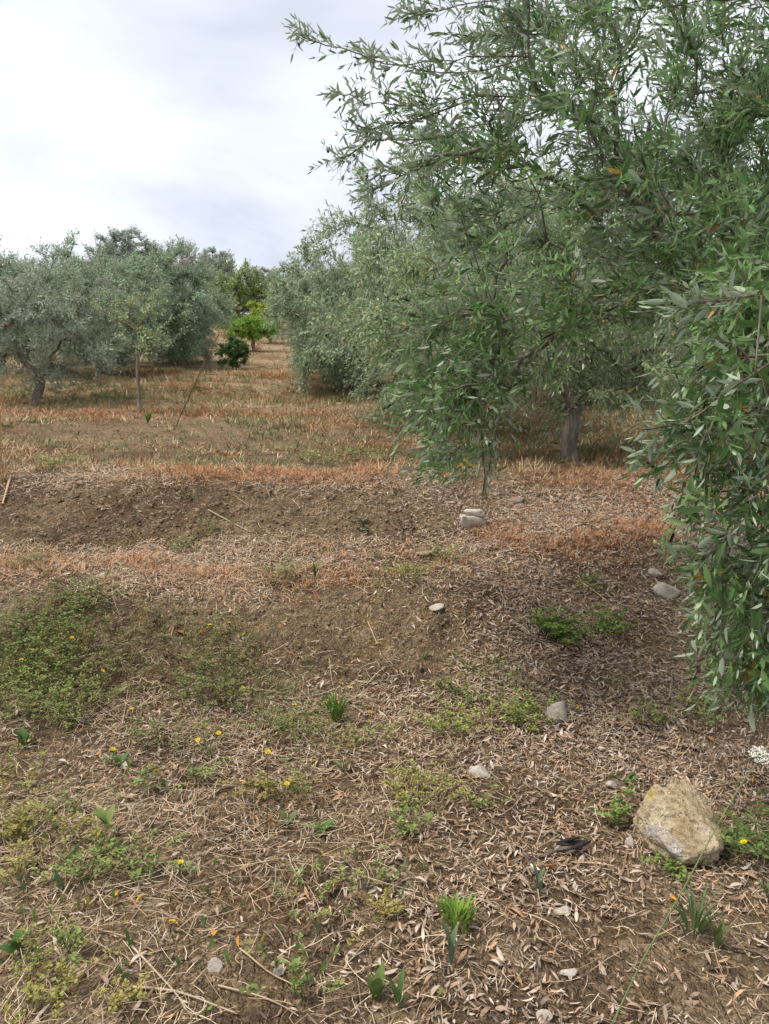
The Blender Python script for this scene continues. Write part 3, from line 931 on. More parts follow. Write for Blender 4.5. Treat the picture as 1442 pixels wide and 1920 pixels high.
    FF = [(i * n_s + j, (i + 1) * n_s + j, (i + 1) * n_s + (j + 1) % n_s, i * n_s + (j + 1) % n_s) for i in range(n_r) for j in range(n_s)]
    fm = [np_mesh('olive', np.array(VV), np.array(FF), np.tile(np.array(c), (len(VV), 1)), M_FRUIT, True) for c in ((.16, .24, .07), (.19, .27, .10), (.05, .06, .045))]
    def fruit(TP, n, wh):
        ids = g.choice(len(TP), n * 4, replace=len(TP) < n * 4)
        made = 0
        for i in ids:
            p = TP[i, int(g.integers(1, 5))]
            x, y = proj(p)
            if not (0 < x[0] < 1442 and 0 < y[0] < 1320): continue
            o = link('olive', fm[wh if g.random() < .7 else 1], crown)
            o.location = [float(v) for v in p + np.array([g.normal(0, .004), g.normal(0, .004), -.012])]
            s_ = g.uniform(.0125, .0165)
            o.scale = (s_, s_, s_); o.rotation_euler = (g.normal(0, .2), g.normal(0, .2), 0)
            made += 1
            if made >= n: break
    fruit(TP2, 75, 0); fruit(TP1, 60, 0); fruit(TP3[:200], 50, 2)
    print('near leaves', len(P))
near_olive()

# ------------------------------------------------------------------ dead leaf litter, straw, dry grass
G = np.random.default_rng(101)
def scatter(n, y0, y1, dens, margin=0.5, k=0.60):
    """points over the ground in front of the camera, thinned by dens(x, y) in 0..1"""
    out_ = np.zeros((0, 2))
    tot = 0
    while len(out_) < n and tot < 60:
        m = n * 2
        y = y0 + (y1 - y0) * G.random(m) ** .8
        x = (G.random(m) * 2 - 1) * (margin + k * y1)
        ok = (np.abs(x) < margin + k * y) & (G.random(m) < dens(x, y))
        out_ = np.concatenate([out_, np.stack([x[ok], y[ok]], 1)]); tot += 1
    return out_[:n]
def lay(xy, L, W, tilt=.3, lift=.004, col=None, T=None, az=None):
    x, y = xy[:, 0], xy[:, 1]
    n = hnormal(x, y) + G.normal(0, tilt, (len(x), 3)) * np.array([1, 1, .3])
    th = G.random(len(x)) * 6.283 if az is None else az
    a = np.stack([np.cos(th), np.sin(th), np.zeros(len(x))], -1)
    n = nrm(n); a = nrm(a - (a * n).sum(1, keepdims=True) * n)
    P = np.stack([x, y, hfull(x, y) + lift], -1)
    R = leafR(a, n, L, W)
    return P, R
PATCH = lambda x, y, f, s: fbm(x * f, y * f, s, 3)
def d_litter(x, y):
    b = bankness(x, y)
    right = sstep(-.3, 1.2, x)
    q = sstep(.34, .60, PATCH(x, y, 1.3, 201))
    soil = sstep(.52, .60, PATCH(x, y, 1.1, 203))
    v = (.22 + .78 * right) * (.35 + .65 * q) * (1 - .55 * soil)
    v = v * (1 - .94 * b * (1 - right)) * (1 - .5 * b * right * sstep(1.6, .6, x)) * (1 - .45 * right * sstep(3.9, 4.4, y) * sstep(6.2, 5.7, y))
    v = v * (1 - .8 * np.exp(-(((x - .85) / .5) ** 2 + ((y - 2.1) / .35) ** 2))) * (1 - .85 * np.exp(-(((x + .42) / .32) ** 2 + ((y - 1.95) / .2) ** 2)))
    return np.clip(v * sstep(9, 6, y), 0, 1)
DEADC = 1.33 * np.array([[.36, .29, .235], [.30, .235, .18], [.25, .175, .12], [.17, .115, .08], [.37, .31, .255], [.085, .06, .045], [.33, .20, .11]])
def litter():
    B = Bag()
    for k, (c1, c2, num) in enumerate(((.25, .1, 29000), (-.3, .3, 28000), (.5, -.15, 26000), (.1, .5, 25000))):
        xy = scatter(num, 1.3, 8.6, d_litter)
        n = len(xy)
        L = .026 * np.clip(np.exp(G.normal(0, .36, n)), .35, 2.1) * (1 + .045 * xy[:, 1])
        W = L * np.clip(G.normal(.20, .06, n), .07, .40)
        P, R = lay(xy, L, W, .38, .006 + .010 * G.random(n))
        c = DEADC[G.choice(7, n, p=[.19, .19, .20, .16, .05, .11, .10])] * (1 + G.normal(0, .2, (n, 1)))
        c = np.clip(c, .02, .8); nearm = xy[:, 1] < 2.7
        B.add(*inst(*dead_leaf(c1, c2), R[nearm], P[nearm], c[nearm]))
        B.add(*inst(*dead_leaf(c1, c2, True), R[~nearm], P[~nearm], c[~nearm]))
    o = link('leaf_litter', B.mesh('leaf_litter', M_DRY))
    tag(o, 'carpet of narrow grey brown fallen olive leaves covering the soil', 'leaf litter', kind='stuff')
litter()
# straw: long bent dead stems lying about
def ribbon(seg, bend, kink=0.0):
    V = []; F = []
    for i in range(seg + 1):
        t = i / seg - .5
        x = bend * (t * t - .25) + kink * abs(t)
        V += [(x - .5, t, 0.0), (x + .5, t, 0.0)]
    for i in range(seg):
        a = i * 2; F.append((a, a + 1, a + 3, a + 2))
    return np.array(V), np.array(F)
def straw():
    B = Bag()
    def dens(x, y):
        left = sstep(1.0, -1.2, x)
        return np.clip((.3 + .7 * left) * (.3 + .7 * sstep(.36, .6, PATCH(x, y, 1.2, 221))) * sstep(10, 6, y) * (1 - .93 * bankness(x, y)) * (1 - .7 * np.exp(-(((x + .42) / .32) ** 2 + ((y - 1.95) / .2) ** 2))), 0, 1)
    for bend, kink, num in ((9, 0, 12000), (-16, 4, 9000), (4, -7, 10000), (30, 0, 5000)):
        xy = scatter(num, 1.25, 9.5, dens)
        n = len(xy)
        L = .062 * np.exp(G.normal(0, .55, n)); L = np.clip(L, .025, .30)
        W = .0012 * (1 + .16 * xy[:, 1]) * np.clip(G.normal(1, .3, n), .5, 2)
        P, R = lay(xy, L, W, .22, .010 + .014 * G.random(n))
        # ribbons share the width axis: bend is measured in widths
        c = 1.2 * np.array([[.42, .33, .22], [.35, .25, .16], [.46, .38, .28], [.30, .17, .09], [.27, .21, .15]])[G.choice(5, n, p=[.3, .25, .2, .12, .13])] * (1 + G.normal(0, .15, (n, 1)))
        tv, tf = ribbon(2 if bend < 8 else 3, bend, kink)
        B.add(*inst(tv, tf, R, P, np.clip(c, .02, .8)))
    o = link('straw', B.mesh('straw', M_STRAW))
    tag(o, 'tangle of pale dry stems and straw lying over the soil', 'straw', kind='stuff')
straw()
def tuft_template(seed, n, spread, seg=2, curl=.5, w=.03):
    g = np.random.default_rng(seed)
    V = []; F = []
    for _ in range(n):
        th = g.random() * 6.283; r = g.random() * .18
        d = np.array([math.cos(th), math.sin(th)]) ; s = np.array([-d[1], d[0]])
        sp = spread * g.uniform(.3, 1.3); h = g.uniform(.5, 1.1)
        k0 = len(V)
        for i in range(seg + 1):
            t = i / seg
            c = d * r + d * sp * t ** 1.6
            z = h * (t - curl * .35 * t * t)
            ww = w * (1 - .8 * t)
            V += [(*(c - s * ww), z), (*(c + s * ww), z)]
        for i in range(seg):
            a = k0 + i * 2; F.append((a, a + 1, a + 3, a + 2))
    return np.array(V), np.array(F)
TUFTF = [tuft_template(320 + i, 8, .7 + .15 * i, 1, .4, .035) for i in range(4)]
TUFTS = [tuft_template(300 + i, 7, .75 + .15 * i, 2, .6) for i in range(4)]
def upright(xy, S, Hh):
    n = len(xy); th = G.random(n) * 6.283
    c, s = np.cos(th), np.sin(th); z = np.zeros(n)
    tx = G.normal(0, .15, n); ty = G.normal(0, .15, n)
    R = np.stack([np.stack([c * S, -s * S, tx * Hh], -1), np.stack([s * S, c * S, ty * Hh], -1), np.stack([z, z, Hh], -1)], 1)
    P = np.stack([xy[:, 0], xy[:, 1], hfull(xy[:, 0], xy[:, 1]) - .006], -1)
    return R, P
def edgeband(x, y):
    """brink of each terrace and the flat just behind it"""
    l = np.exp(-((y - (5.55 + .15 * np.sin(x * 2.3))) / .42) ** 2) * sstep(.9, 0, x)
    l2 = np.exp(-((y - (7.75 + .1 * np.sin(x * 1.7))) / .5) ** 2)
    r = np.exp(-((y - (6.25 + .1 * np.sin(x * 3))) / .33) ** 2) * sstep(.5, 1.2, x) * sstep(3.0, 2.2, x)
    return np.clip(l * .75 + l2 * .8 + r * 1.3, 0, 1)
RED = np.array([[.47, .225, .105], [.40, .185, .085], [.50, .29, .15], [.44, .26, .14]])
TAN = 1.12 * np.array([[.44, .33, .19], [.38, .27, .15], [.50, .40, .25], [.34, .22, .12]])
GRN = np.array([[.18, .21, .08], [.22, .24, .10], [.15, .18, .07], [.25, .25, .13]])
def dry_grass():
    B = Bag()
    def red_d(x, y):
        return np.clip(edgeband(x, y) * sstep(.40, .56, PATCH(x, y, 1.4, 231)) + .10 * sstep(.5, .62, PATCH(x, y, 2, 232)) * sstep(4.6, 5.5, y) , 0, 1) * (1 - .75 * bankness(x, y))
    for k in range(4):
        xy = scatter(1700, 3.0, 10.5, red_d); n = len(xy)
        R, P = upright(xy, .08 * np.clip(G.normal(1, .3, n), .5, 1.8), .07 * np.clip(G.normal(1, .35, n), .4, 2))
        c = RED[G.choice(4, n)] * (1 + G.normal(0, .15, (n, 1)))
        B.add(*inst(*TUFTS[k], R, P, np.clip(c, .02, .8)))
    def mid_d(x, y):
        return np.clip(.25 + .9 * sstep(.42, .58, PATCH(x * .6, y, .9, 241)), 0, 1)
    for k in range(4):                      # terraces beyond the banks
        xy = scatter(3900, 7.6, 24, mid_d, 1.0, .56); n = len(xy)
        s = .085 + .004 * xy[:, 1]
        R, P = upright(xy, s * np.clip(G.normal(1, .3, n), .5, 1.8), s * .75 * np.clip(G.normal(1, .4, n), .3, 2.2))
        q = PATCH(xy[:, 0] * .5, xy[:, 1], .8, 251); q2 = PATCH(xy[:, 0] * .6, xy[:, 1], .7, 252)
        c = TAN[G.choice(4, n)]
        m = (q > .5) & (G.random(n) < .3 + .5 * (q > .56)); c[m] = RED[G.choice(4, m.sum())] * .95
        m = (q2 > .57) & (G.random(n) < .6); c[m] = GRN[G.choice(4, m.sum())]
        c = c * (1 + G.normal(0, .15, (n, 1)))
        B.add(*inst(*TUFTF[k], R, P, np.clip(c, .02, .8)))
    for k in range(2):                      # thin cover up the lane
        xy = scatter(2000, 22, 60, mid_d, 1.0, .52); n = len(xy)
        R, P = upright(xy, .32 * np.clip(G.normal(1, .3, n), .5, 1.8), .14 * np.clip(G.normal(1, .4, n), .3, 2.2))
        q = PATCH(xy[:, 0] * .4, xy[:, 1], .5, 253)
        c = TAN[G.choice(4, n)] * .9
        m = (q > .5); c[m] = RED[G.choice(4, m.sum())] * .85
        m = G.random(n) < .12; c[m] = GRN[G.choice(4, m.sum())]
        B.add(*inst(*TUFTF[k], R, P, np.clip(c, .02, .8)))
    o = link('dry_grass', B.mesh('dry_grass', M_STRAW))
    tag(o, 'short dry grass, tan and rusty red, on the terraces and their edges', 'dry grass', kind='stuff')
    # low green growth among it
    B = Bag()
    def gr_d(x, y):
        near = sstep(.55, .64, PATCH(x, y, 1.5, 261)) * sstep(8, 5, y) * .35
        band = np.exp(-((y - 8.8) / .7) ** 2) * sstep(.42, .56, PATCH(x, y, 1.2, 262)) * sstep(1.5, .5, x)
        far = np.exp(-((y - 19.3) / 1.0) ** 2) * .45 + .2 * sstep(.52, .62, PATCH(x * .5, y, .7, 263)) * sstep(9, 12, y)
        return np.clip(near + band + far, 0, 1)
    for k in range(4):
        xy = scatter(750, 4.0, 22, gr_d, .6, .55); n = len(xy)
        s = .05 + .0055 * xy[:, 1]
        R, P = upright(xy, s * np.clip(G.normal(1, .3, n), .5, 1.8), s * np.clip(G.normal(1, .4, n), .3, 2.0))
        c = GRN[G.choice(4, n)] * (1 + G.normal(0, .15, (n, 1)))
        tv, tf = tuft_template(340 + k, 9, .8, 2, .5, .035)
        B.add(*inst(tv, tf, R, P, np.clip(c, .02, .8)))
    o = link('low_weeds', B.mesh('low_weeds', M_LEAF))
    tag(o, 'low green weeds and grass scattered through the dry grass of the terraces', 'weeds', kind='stuff')
dry_grass()

# ------------------------------------------------------------------ clods and stones
def ico_stone(g, sub=2, flat=.7, rough=.18, cuts=5):
    import bmesh
    bm = bmesh.new(); bmesh.ops.create_icosphere(bm, subdivisions=sub, radius=.5)
    V = np.array([v.co[:] for v in bm.verts]); F = np.array([[v.index for v in f.verts] for f in bm.faces]); bm.free()
    for _ in range(cuts):                      # broken faces
        n = nrm(g.normal(0, 1, 3)); d = g.uniform(.15, .31)
        s = V @ n - d
        V = V - np.outer(np.maximum(s, 0), n)
    V = V * (1 + .6 * rough * (fbm(V[:, 0] * 4 + V[:, 2] * 3 + 9, V[:, 1] * 4 - V[:, 2] * 2 + 5, int(g.integers(1, 999)), 4) - .5)[:, None])
    V[:, 2] *= flat
    return V, F
def clod_shape(g):
    V = np.array([(x, y, z) for x in (-.5, .5) for y in (-.5, .5) for z in (-.35, .4)]) * .8 + g.normal(0, .19, (8, 3))
    V[:, :2] *= np.where(V[:, 2:] > 0, .75, 1.05)
    return V, np.array([(0, 1, 3, 2), (4, 6, 7, 5), (0, 4, 5, 1), (2, 3, 7, 6), (0, 2, 6, 4), (1, 5, 7, 3)])
def clods():
    B = Bag()
    def dens(x, y):
        lump = sstep(.50, .6, fbm(x * 1.6 + 4, y * 1.6, 41, 3))
        spot = np.exp(-(((x + .42) / .35) ** 2 + ((y - 1.95) / .22) ** 2)) + .7 * np.exp(-(((x - .9) / .6) ** 2 + ((y - 2.2) / .4) ** 2))
        return np.clip(.05 + .2 * lump + .7 * bankness(x, y) + spot, 0, 1) * sstep(9.5, 7, y)
    for k in range(5):
        V, F = clod_shape(np.random.default_rng(400 + k))
        xy = scatter(2400, 1.3, 8.2, dens); n = len(xy)
        s = .0115 * np.clip(np.exp(G.normal(0, .55, n)), .3, 2.0) * (1 + .09 * xy[:, 1])
        R, P = upright(xy, s, s * .9)
        c = np.array([.185, .137, .09]) * (1 + G.normal(0, .18, (n, 1)))
        B.add(*inst(V, F, R, P, np.clip(c, .03, .5)))
    o = link('soil_clods', B.mesh('soil_clods', M_CLOD))
    tag(o, 'crumbs and small clods of brown earth on the banks and bare soil', 'soil clods', kind='stuff')
clods()
M_ROCK = stone_material('limestone_rock', (.27, .20, .105), (.46, .37, .23), (.50, .46, .38), 8, .56)
M_STONE = stone_material('grey_stone', (.38, .34, .285), (.52, .475, .41), (.40, .33, .24), 12, .56)
M_BROWN = stone_material('brown_stone', (.24, .19, .13), (.33, .27, .19), (.17, .14, .10), 14, .55)
def stone(px, py, wpx, hpx, label, name='stone', mat=None, seed=1, flat=None, sub=3, depth=.9, rot=None, sink=.25, group=None, cat='stone', extra=None, cuts=6, rough=.22):
    g = np.random.default_rng(seed)
    p = gp(px, py)
    d = math.sqrt(p[0] ** 2 + p[1] ** 2 + (p[2] - EYE) ** 2)
    wid = wpx * d / FPX * 1.1; hgt = hpx * d / FPX * 1.25
    V, F = ico_stone(g, sub, 1.0, rough, cuts)
    e = V.max(0) - V.min(0)
    V = V / e * np.array([wid, wid * depth, hgt]); V[:, 2] -= V[:, 2].min()
    me = np_mesh(name, V, F, None, mat or M_STONE, False)
    o = link(name, me)
    o.location = (float(p[0]), float(p[1]), float(p[2]) - sink * hgt)
    o.rotation_euler = (g.normal(0, .08), g.normal(0, .08), g.uniform(-.4, .4) if rot is None else rot)
    tag(o, label, cat, group)
    return o
def rock_material():
    m, t = mat_new('limestone_rock'); b = NB(t)
    tex = b.n('ShaderNodeTexCoord').outputs['Object']
    v = b.noise(tex, 9, 6, 0.65); v2 = b.noise(tex, 60, 6, 0.7); v3 = b.noise(tex, 24, 4, 0.6)
    c = b.mix(b.ramp(v, [(0.36, (0,) * 3), (0.64, (1,) * 3)]), (.37, .285, .165), (.57, .48, .33))
    # weathered grey crust with its own ragged outline on one corner, yellow lichen on another
    def blot(center, r, soft):
        dd = b.n('ShaderNodeVectorMath', {0: tex, 1: center}, operation='DISTANCE').outputs['Value']
        e = b.n('ShaderNodeMath', {0: dd, 1: b.n('ShaderNodeMath', {0: v3, 1: 0.10}, operation='MULTIPLY').outputs[0]}, operation='SUBTRACT').outputs[0]
        e2 = b.n('ShaderNodeMath', {0: e, 1: 0.1}, operation='ADD').outputs[0]
        return b.ramp(e2, [(r + .1 - soft, (1,) * 3), (r + .1, (0,) * 3)])
    c = b.mix(blot((-.13, -.07, .15), .012, .03), c, (.42, .39, .36))
    c = b.mix(blot((-.08, -.13, .10), .002, .03), c, (.50, .47, .43))
    c = b.mix(blot((.05, -.07, .15), -.012, .03), c, (.52, .46, .37))
    c = b.mix(blot((-.10, .07, .22), -.012, .03), c, (.46, .34, .12))
    pits = b.n('ShaderNodeTexVoronoi', {'Vector': tex, 'Scale': 70.0, 'Randomness': 1.0}).outputs['Distance']
    pitn = b.n('ShaderNodeMath', {0: pits, 1: b.ramp(b.noise(tex, 20, 3), [(0.4, (0.0,) * 3), (0.7, (0.45,) * 3)])}, operation='SUBTRACT').outputs[0]
    pit = b.ramp(pitn, [(0.0, (0.3,) * 3), (0.12, (1,) * 3)])
    c = b.mix(0.75, c, b.ramp(v2, [(0.36, (0.45, 0.41, 0.36)), (0.58, (1.2,) * 3)]), 'MULTIPLY')
    c = b.mix(b.ramp(b.noise(tex, 14, 5, .7, .5), [(0.52, (0,) * 3), (0.66, (0.6,) * 3)]), c, (.22, .16, .085))
    p = b.n('ShaderNodeBsdfPrincipled', {'Base Color': c, 'Roughness': 0.95, 'Specular IOR Level': 0.1})
    bp = b.n('ShaderNodeBump', {'Height': b.mix(0.8, b.mix(0.5, v3, v2), pit, 'MULTIPLY'), 'Strength': 1.0, 'Distance': 0.03})
    t.links.new(bp.outputs[0], p.inputs['Normal'])
    b.n('ShaderNodeOutputMaterial', {0: p.outputs[0]})
    return m
def big_rock():
    import bmesh
    pts = [(-.20, .0, .235), (-.185, .04, .275), (-.19, -.01, .15), (-.07, -.13, .0), (.10, -.10, .0), (.20, .06, .10), (.0, .15, .375), (.09, .16, .34), (.16, .12, .26),
           (-.06, -.20, .12), (.12, -.14, .175), (.0, .26, .08), (.2, .2, .08), (-.15, .2, .05), (-.12, -.03, -.06), (.12, 0, -.08), (-.10, .10, .335), (.18, -.02, .19), (-.13, -.13, .17)]
    bm = bmesh.new()
    for p in pts: bm.verts.new(p)
    r = bmesh.ops.convex_hull(bm, input=list(bm.verts))
    bmesh.ops.delete(bm, geom=[v for v in bm.verts if not v.link_faces], context='VERTS')
    for _ in range(5):
        bmesh.ops.subdivide_edges(bm, edges=[e for e in bm.edges if e.calc_length() > .012], cuts=1, use_grid_fill=False)
        bmesh.ops.triangulate(bm, faces=[f for f in bm.faces if len(f.verts) > 3])
    bm.normal_update()
    V = np.array([v.co[:] for v in bm.verts]); N = np.array([v.normal[:] for v in bm.verts]); bm.verts.index_update()
    F = np.array([[v.index for v in f.verts] for f in bm.faces]); bm.free()
    def n3(f, sd): return (fbm(V[:, 0] * f + V[:, 2] * f * .7 + 3, V[:, 1] * f - V[:, 2] * f * .6 + 8, sd, 4) + fbm(V[:, 1] * f + 11, V[:, 2] * f + 4, sd + 9, 4)) / 2 - .5
    V = V + N * (.05 * n3(9, 5) + .045 * n3(34, 7) + .02 * n3(90, 27) - .07 * np.maximum(0, n3(20, 17) - .03))[:, None]
    V = V * np.array([.80, .80, .70])
    p = gp(1296, 1628)
    o = link('rock', np_mesh('rock', V, F, None, rock_material(), False))
    o.location = (float(p[0]), float(p[1]) + .10, float(p[2]) - .025)
    tag(o, 'large rough yellowish limestone rock lying on the litter', 'rock')
big_rock()
# the two stones one on the other
def block(px, py, size, label, seed, rot, dz=0.0, z=None, dx=0.0):
    import bmesh
    g = np.random.default_rng(seed)
    bm = bmesh.new(); bmesh.ops.create_cube(bm, size=1.0)
    bmesh.ops.bevel(bm, geom=list(bm.edges), offset=.09, segments=1, affect='EDGES')
    bmesh.ops.triangulate(bm, faces=list(bm.faces))
    bmesh.ops.subdivide_edges(bm, edges=list(bm.edges), cuts=3, use_grid_fill=True)
    V = np.array([v.co[:] for v in bm.verts]); F = np.array([[v.index for v in f.verts] for f in bm.faces if len(f.verts) == 3]); bm.free()
    for _ in range(7):
        n = nrm(g.normal(0, 1, 3)); s_ = V @ n - g.uniform(.46, .58); V = V - np.outer(np.maximum(s_, 0), n)
    q = fbm(V[:, 0] * 4 + V[:, 2] * 3 + 9, V[:, 1] * 4 - V[:, 2] * 2 + 5, seed, 4) - .5
    V = V * (1 + .20 * q)[:, None] + np.stack([V[:, 2] * g.normal(0, .12), V[:, 0] * 0, V[:, 0] * g.normal(0, .10)], 1)
    V = V * np.array(size); V[:, 2] -= V[:, 2].min()
    p = gp(px, py); o = link('stone', np_mesh('stone', V, F, None, M_STONE))
    o.location = (float(p[0]) + dx, float(p[1]), float(p[2]) - .02 if z is None else z); o.rotation_euler = (0, 0, rot)
    tag(o, label, 'stone')
    return o
sa = block(885, 990, (.21, .17, .13), 'lower grey block of the two stacked stones on the bank', 5, .2)
ztop = max((sa.matrix_basis @ v.co).z for v in sa.data.vertices)
sb = block(885, 990, (.16, .14, .065), 'upper grey slab lying on the lower stacked stone', 8, -.15, z=ztop - .022, dx=.02)
for a in ((968, 942, 48, 9, 'long flat brownish slab lying on the terrace near the stacked stones', M_BROWN, 11, .35),
          (803, 1042, 44, 12, 'flat mossy stone below the stacked stones', M_BROWN, 12, .7),
          (1252, 1116, 42, 26, 'pale angular stone under the hanging olive branch', M_STONE, 13, .8),
          (1230, 1078, 22, 12, 'small grey stone beside the rusty grass edge', M_STONE, 14, .8),
          (1335, 1136, 34, 14, 'half buried brown stone under the hanging olive branch', M_BROWN, 15, .8),
          (1040, 1345, 40, 34, 'round grey stone next to the low clover like weeds', M_STONE, 16, .9),
          (905, 1452, 36, 18, 'thin pale triangular stone lying in the leaf litter', M_STONE, 17, .7),
          (408, 1818, 22, 17, 'white pebble on the bare crumbly soil', M_STONE, 18, .8),
          (522, 1827, 16, 12, 'small white pebble on the bare crumbly soil', M_STONE, 19, .8),
          (1068, 1830, 26, 12, 'flat pale stone in the soil below the big rock', M_STONE, 20, .8),
          (1055, 1714, 22, 14, 'cream pebble in the soil left of the big rock', M_STONE, 21, .8),
          (1180, 1592, 16, 20, 'white pebble touching the big rock', M_STONE, 22, .8),
          (1148, 1478, 18, 12, 'white pebble between the thistle and the big rock', M_STONE, 23, .8),
          (1022, 1912, 24, 13, 'pale stone at the front edge of the litter', M_STONE, 24, .8),
          (138, 722, 15, 7, 'white stone on the ground beside the forked olive', M_STONE, 25, .8),
          (198, 1083, 16, 10, 'pale stone on the brink of the low bank', M_STONE, 26, .8),
          (125, 1080, 22, 6, 'flat white chip on the brink of the low bank', M_STONE, 27, .8),
          (815, 1144, 26, 8, 'pale chip on the brown bank slope', M_STONE, 28, .8)):
    stone(a[0], a[1], a[2], a[3], a[4], mat=a[5], seed=a[6], depth=a[7], sub=3)
peb = [np_mesh('pebble', *ico_stone(np.random.default_rng(500 + i), 2, .65, .25, 6), None, M_STONE if i < 4 else M_BROWN) for i in range(6)]
def pebbles():
    xy = scatter(150, 1.4, 7.5, lambda x, y: np.clip(.3 + .7 * sstep(-.4, .8, x), 0, 1))
    for i, (x, y) in enumerate(xy):
        o = link('pebble', peb[i % 6]); s = .014 * math.exp(G.normal(0, .4)) * (1 + .06 * y)
        o.location = (x, y, float(hfull(x, y)) + .002); o.scale = (s * G.uniform(1, 1.6), s, s); o.rotation_euler = (0, 0, G.uniform(0, 6))
        tag(o, *(('small pale grey pebble lying loose among the dead leaves', 'pebble', 'loose grey pebbles in the litter') if i % 6 < 4 else ('small brown pebble lying loose among the dead leaves', 'pebble', 'loose brown pebbles in the litter')))
pebbles()

# ------------------------------------------------------------------ plants
def oval(n=8, w=.5):
    pass
OV = np.array([[0, 0, 0], [-.36, .3, .04], [.36, .3, .04], [-.45, .6, .05], [.45, .6, .05], [-.25, .87, .0], [.25, .87, .0], [0, 1, -.03]])
OVF = np.array([[0, 2, 1], [1, 2, 4], [1, 4, 3], [3, 4, 6], [3, 6, 5], [5, 6, 7]])
OVS = np.array([[0, 0, 0], [-.46, .5, .05], [.46, .5, .05], [-.28, .86, .0], [.28, .86, .0]]); OVSF = np.array([[0, 2, 1], [1, 2, 4], [1, 4, 3]])
def weed_patch(px, py, r, n, label, col, h=.08, leaf=.016, name='weed_patch', group=None, rnd_col=.2, ry=None, dry=.15):
    g = np.random.default_rng(int(px * 7 + py))
    c = gp(px, py)
    t = thing(name, label, 'weed', c, group)
    ry = ry or r
    B = Bag(); LV = []
    col = (1.5 * col[0], 1.38 * col[1], 1.2 * col[2]); h = h * 1.3
    ns = max(8, n // 6)
    P, a_, n_, L, W = [], [], [], [], []
    for _ in range(ns):
        th = g.random() * 6.283; q = math.sqrt(g.random())
        x, y = c[0] + math.cos(th) * q * r, c[1] + math.sin(th) * q * ry
        z = float(hfull(x, y))
        hh = h * g.uniform(.5, 1.4)
        lean = g.normal(0, .7, 2) * hh
        pts = np.array([[x, y, z - .01], [x + lean[0] * .4, y + lean[1] * .4, z + hh * .6], [x + lean[0], y + lean[1], z + hh], [x + lean[0] * 1.5, y + lean[1] * 1.5, z + hh * 1.1]])
        V, F = tube(pts[[0, 1, 3]], [.0016, .0013, .0008], 3); B.add(V, F, np.array(col) * .9)
        for k in range(5):
            f = g.uniform(.25, 1) * 3; i = min(int(f), 2); p = pts[i] * (1 - (f - i)) + pts[i+1] * (f - i)
            az = g.random() * 6.283
            for m in range(3):           # leaflets in threes
                A = az + m * 2.09
                a = np.array([math.cos(A), math.sin(A), .25 + g.normal(0, .25)])
                P.append(p + a * .003); a_.append(a); n_.append(np.array([g.normal(0, .3), g.normal(0, .3), 1])); L.append(leaf * g.uniform(.6, 1.4)); W.append(leaf * g.uniform(.55, .9))
    P, a_, n_, L, W = map(np.array, (P, a_, n_, L, W))
    cc = np.array(col) * (1 + g.normal(0, rnd_col, (len(P), 1)))
    m = g.random(len(P)) < dry; cc[m] = np.array([.26, .19, .07]) * (1 + g.normal(0, .2, (m.sum(), 1)))
    V, F, C = inst(OVS, OVSF, leafR(a_, n_, L, W), P, np.clip(cc, .02, .7))
    link('stems', B.mesh('stems', M_LEAF), t)['kind'] = 'stuff'
    f = link('foliage', np_mesh('foliage', V, F, C, M_LEAF), t); f['kind'] = 'stuff'
    return t
G1, G2, G3, G4 = (.115, .165, .055), (.16, .225, .055), (.09, .135, .05), (.20, .24, .07)
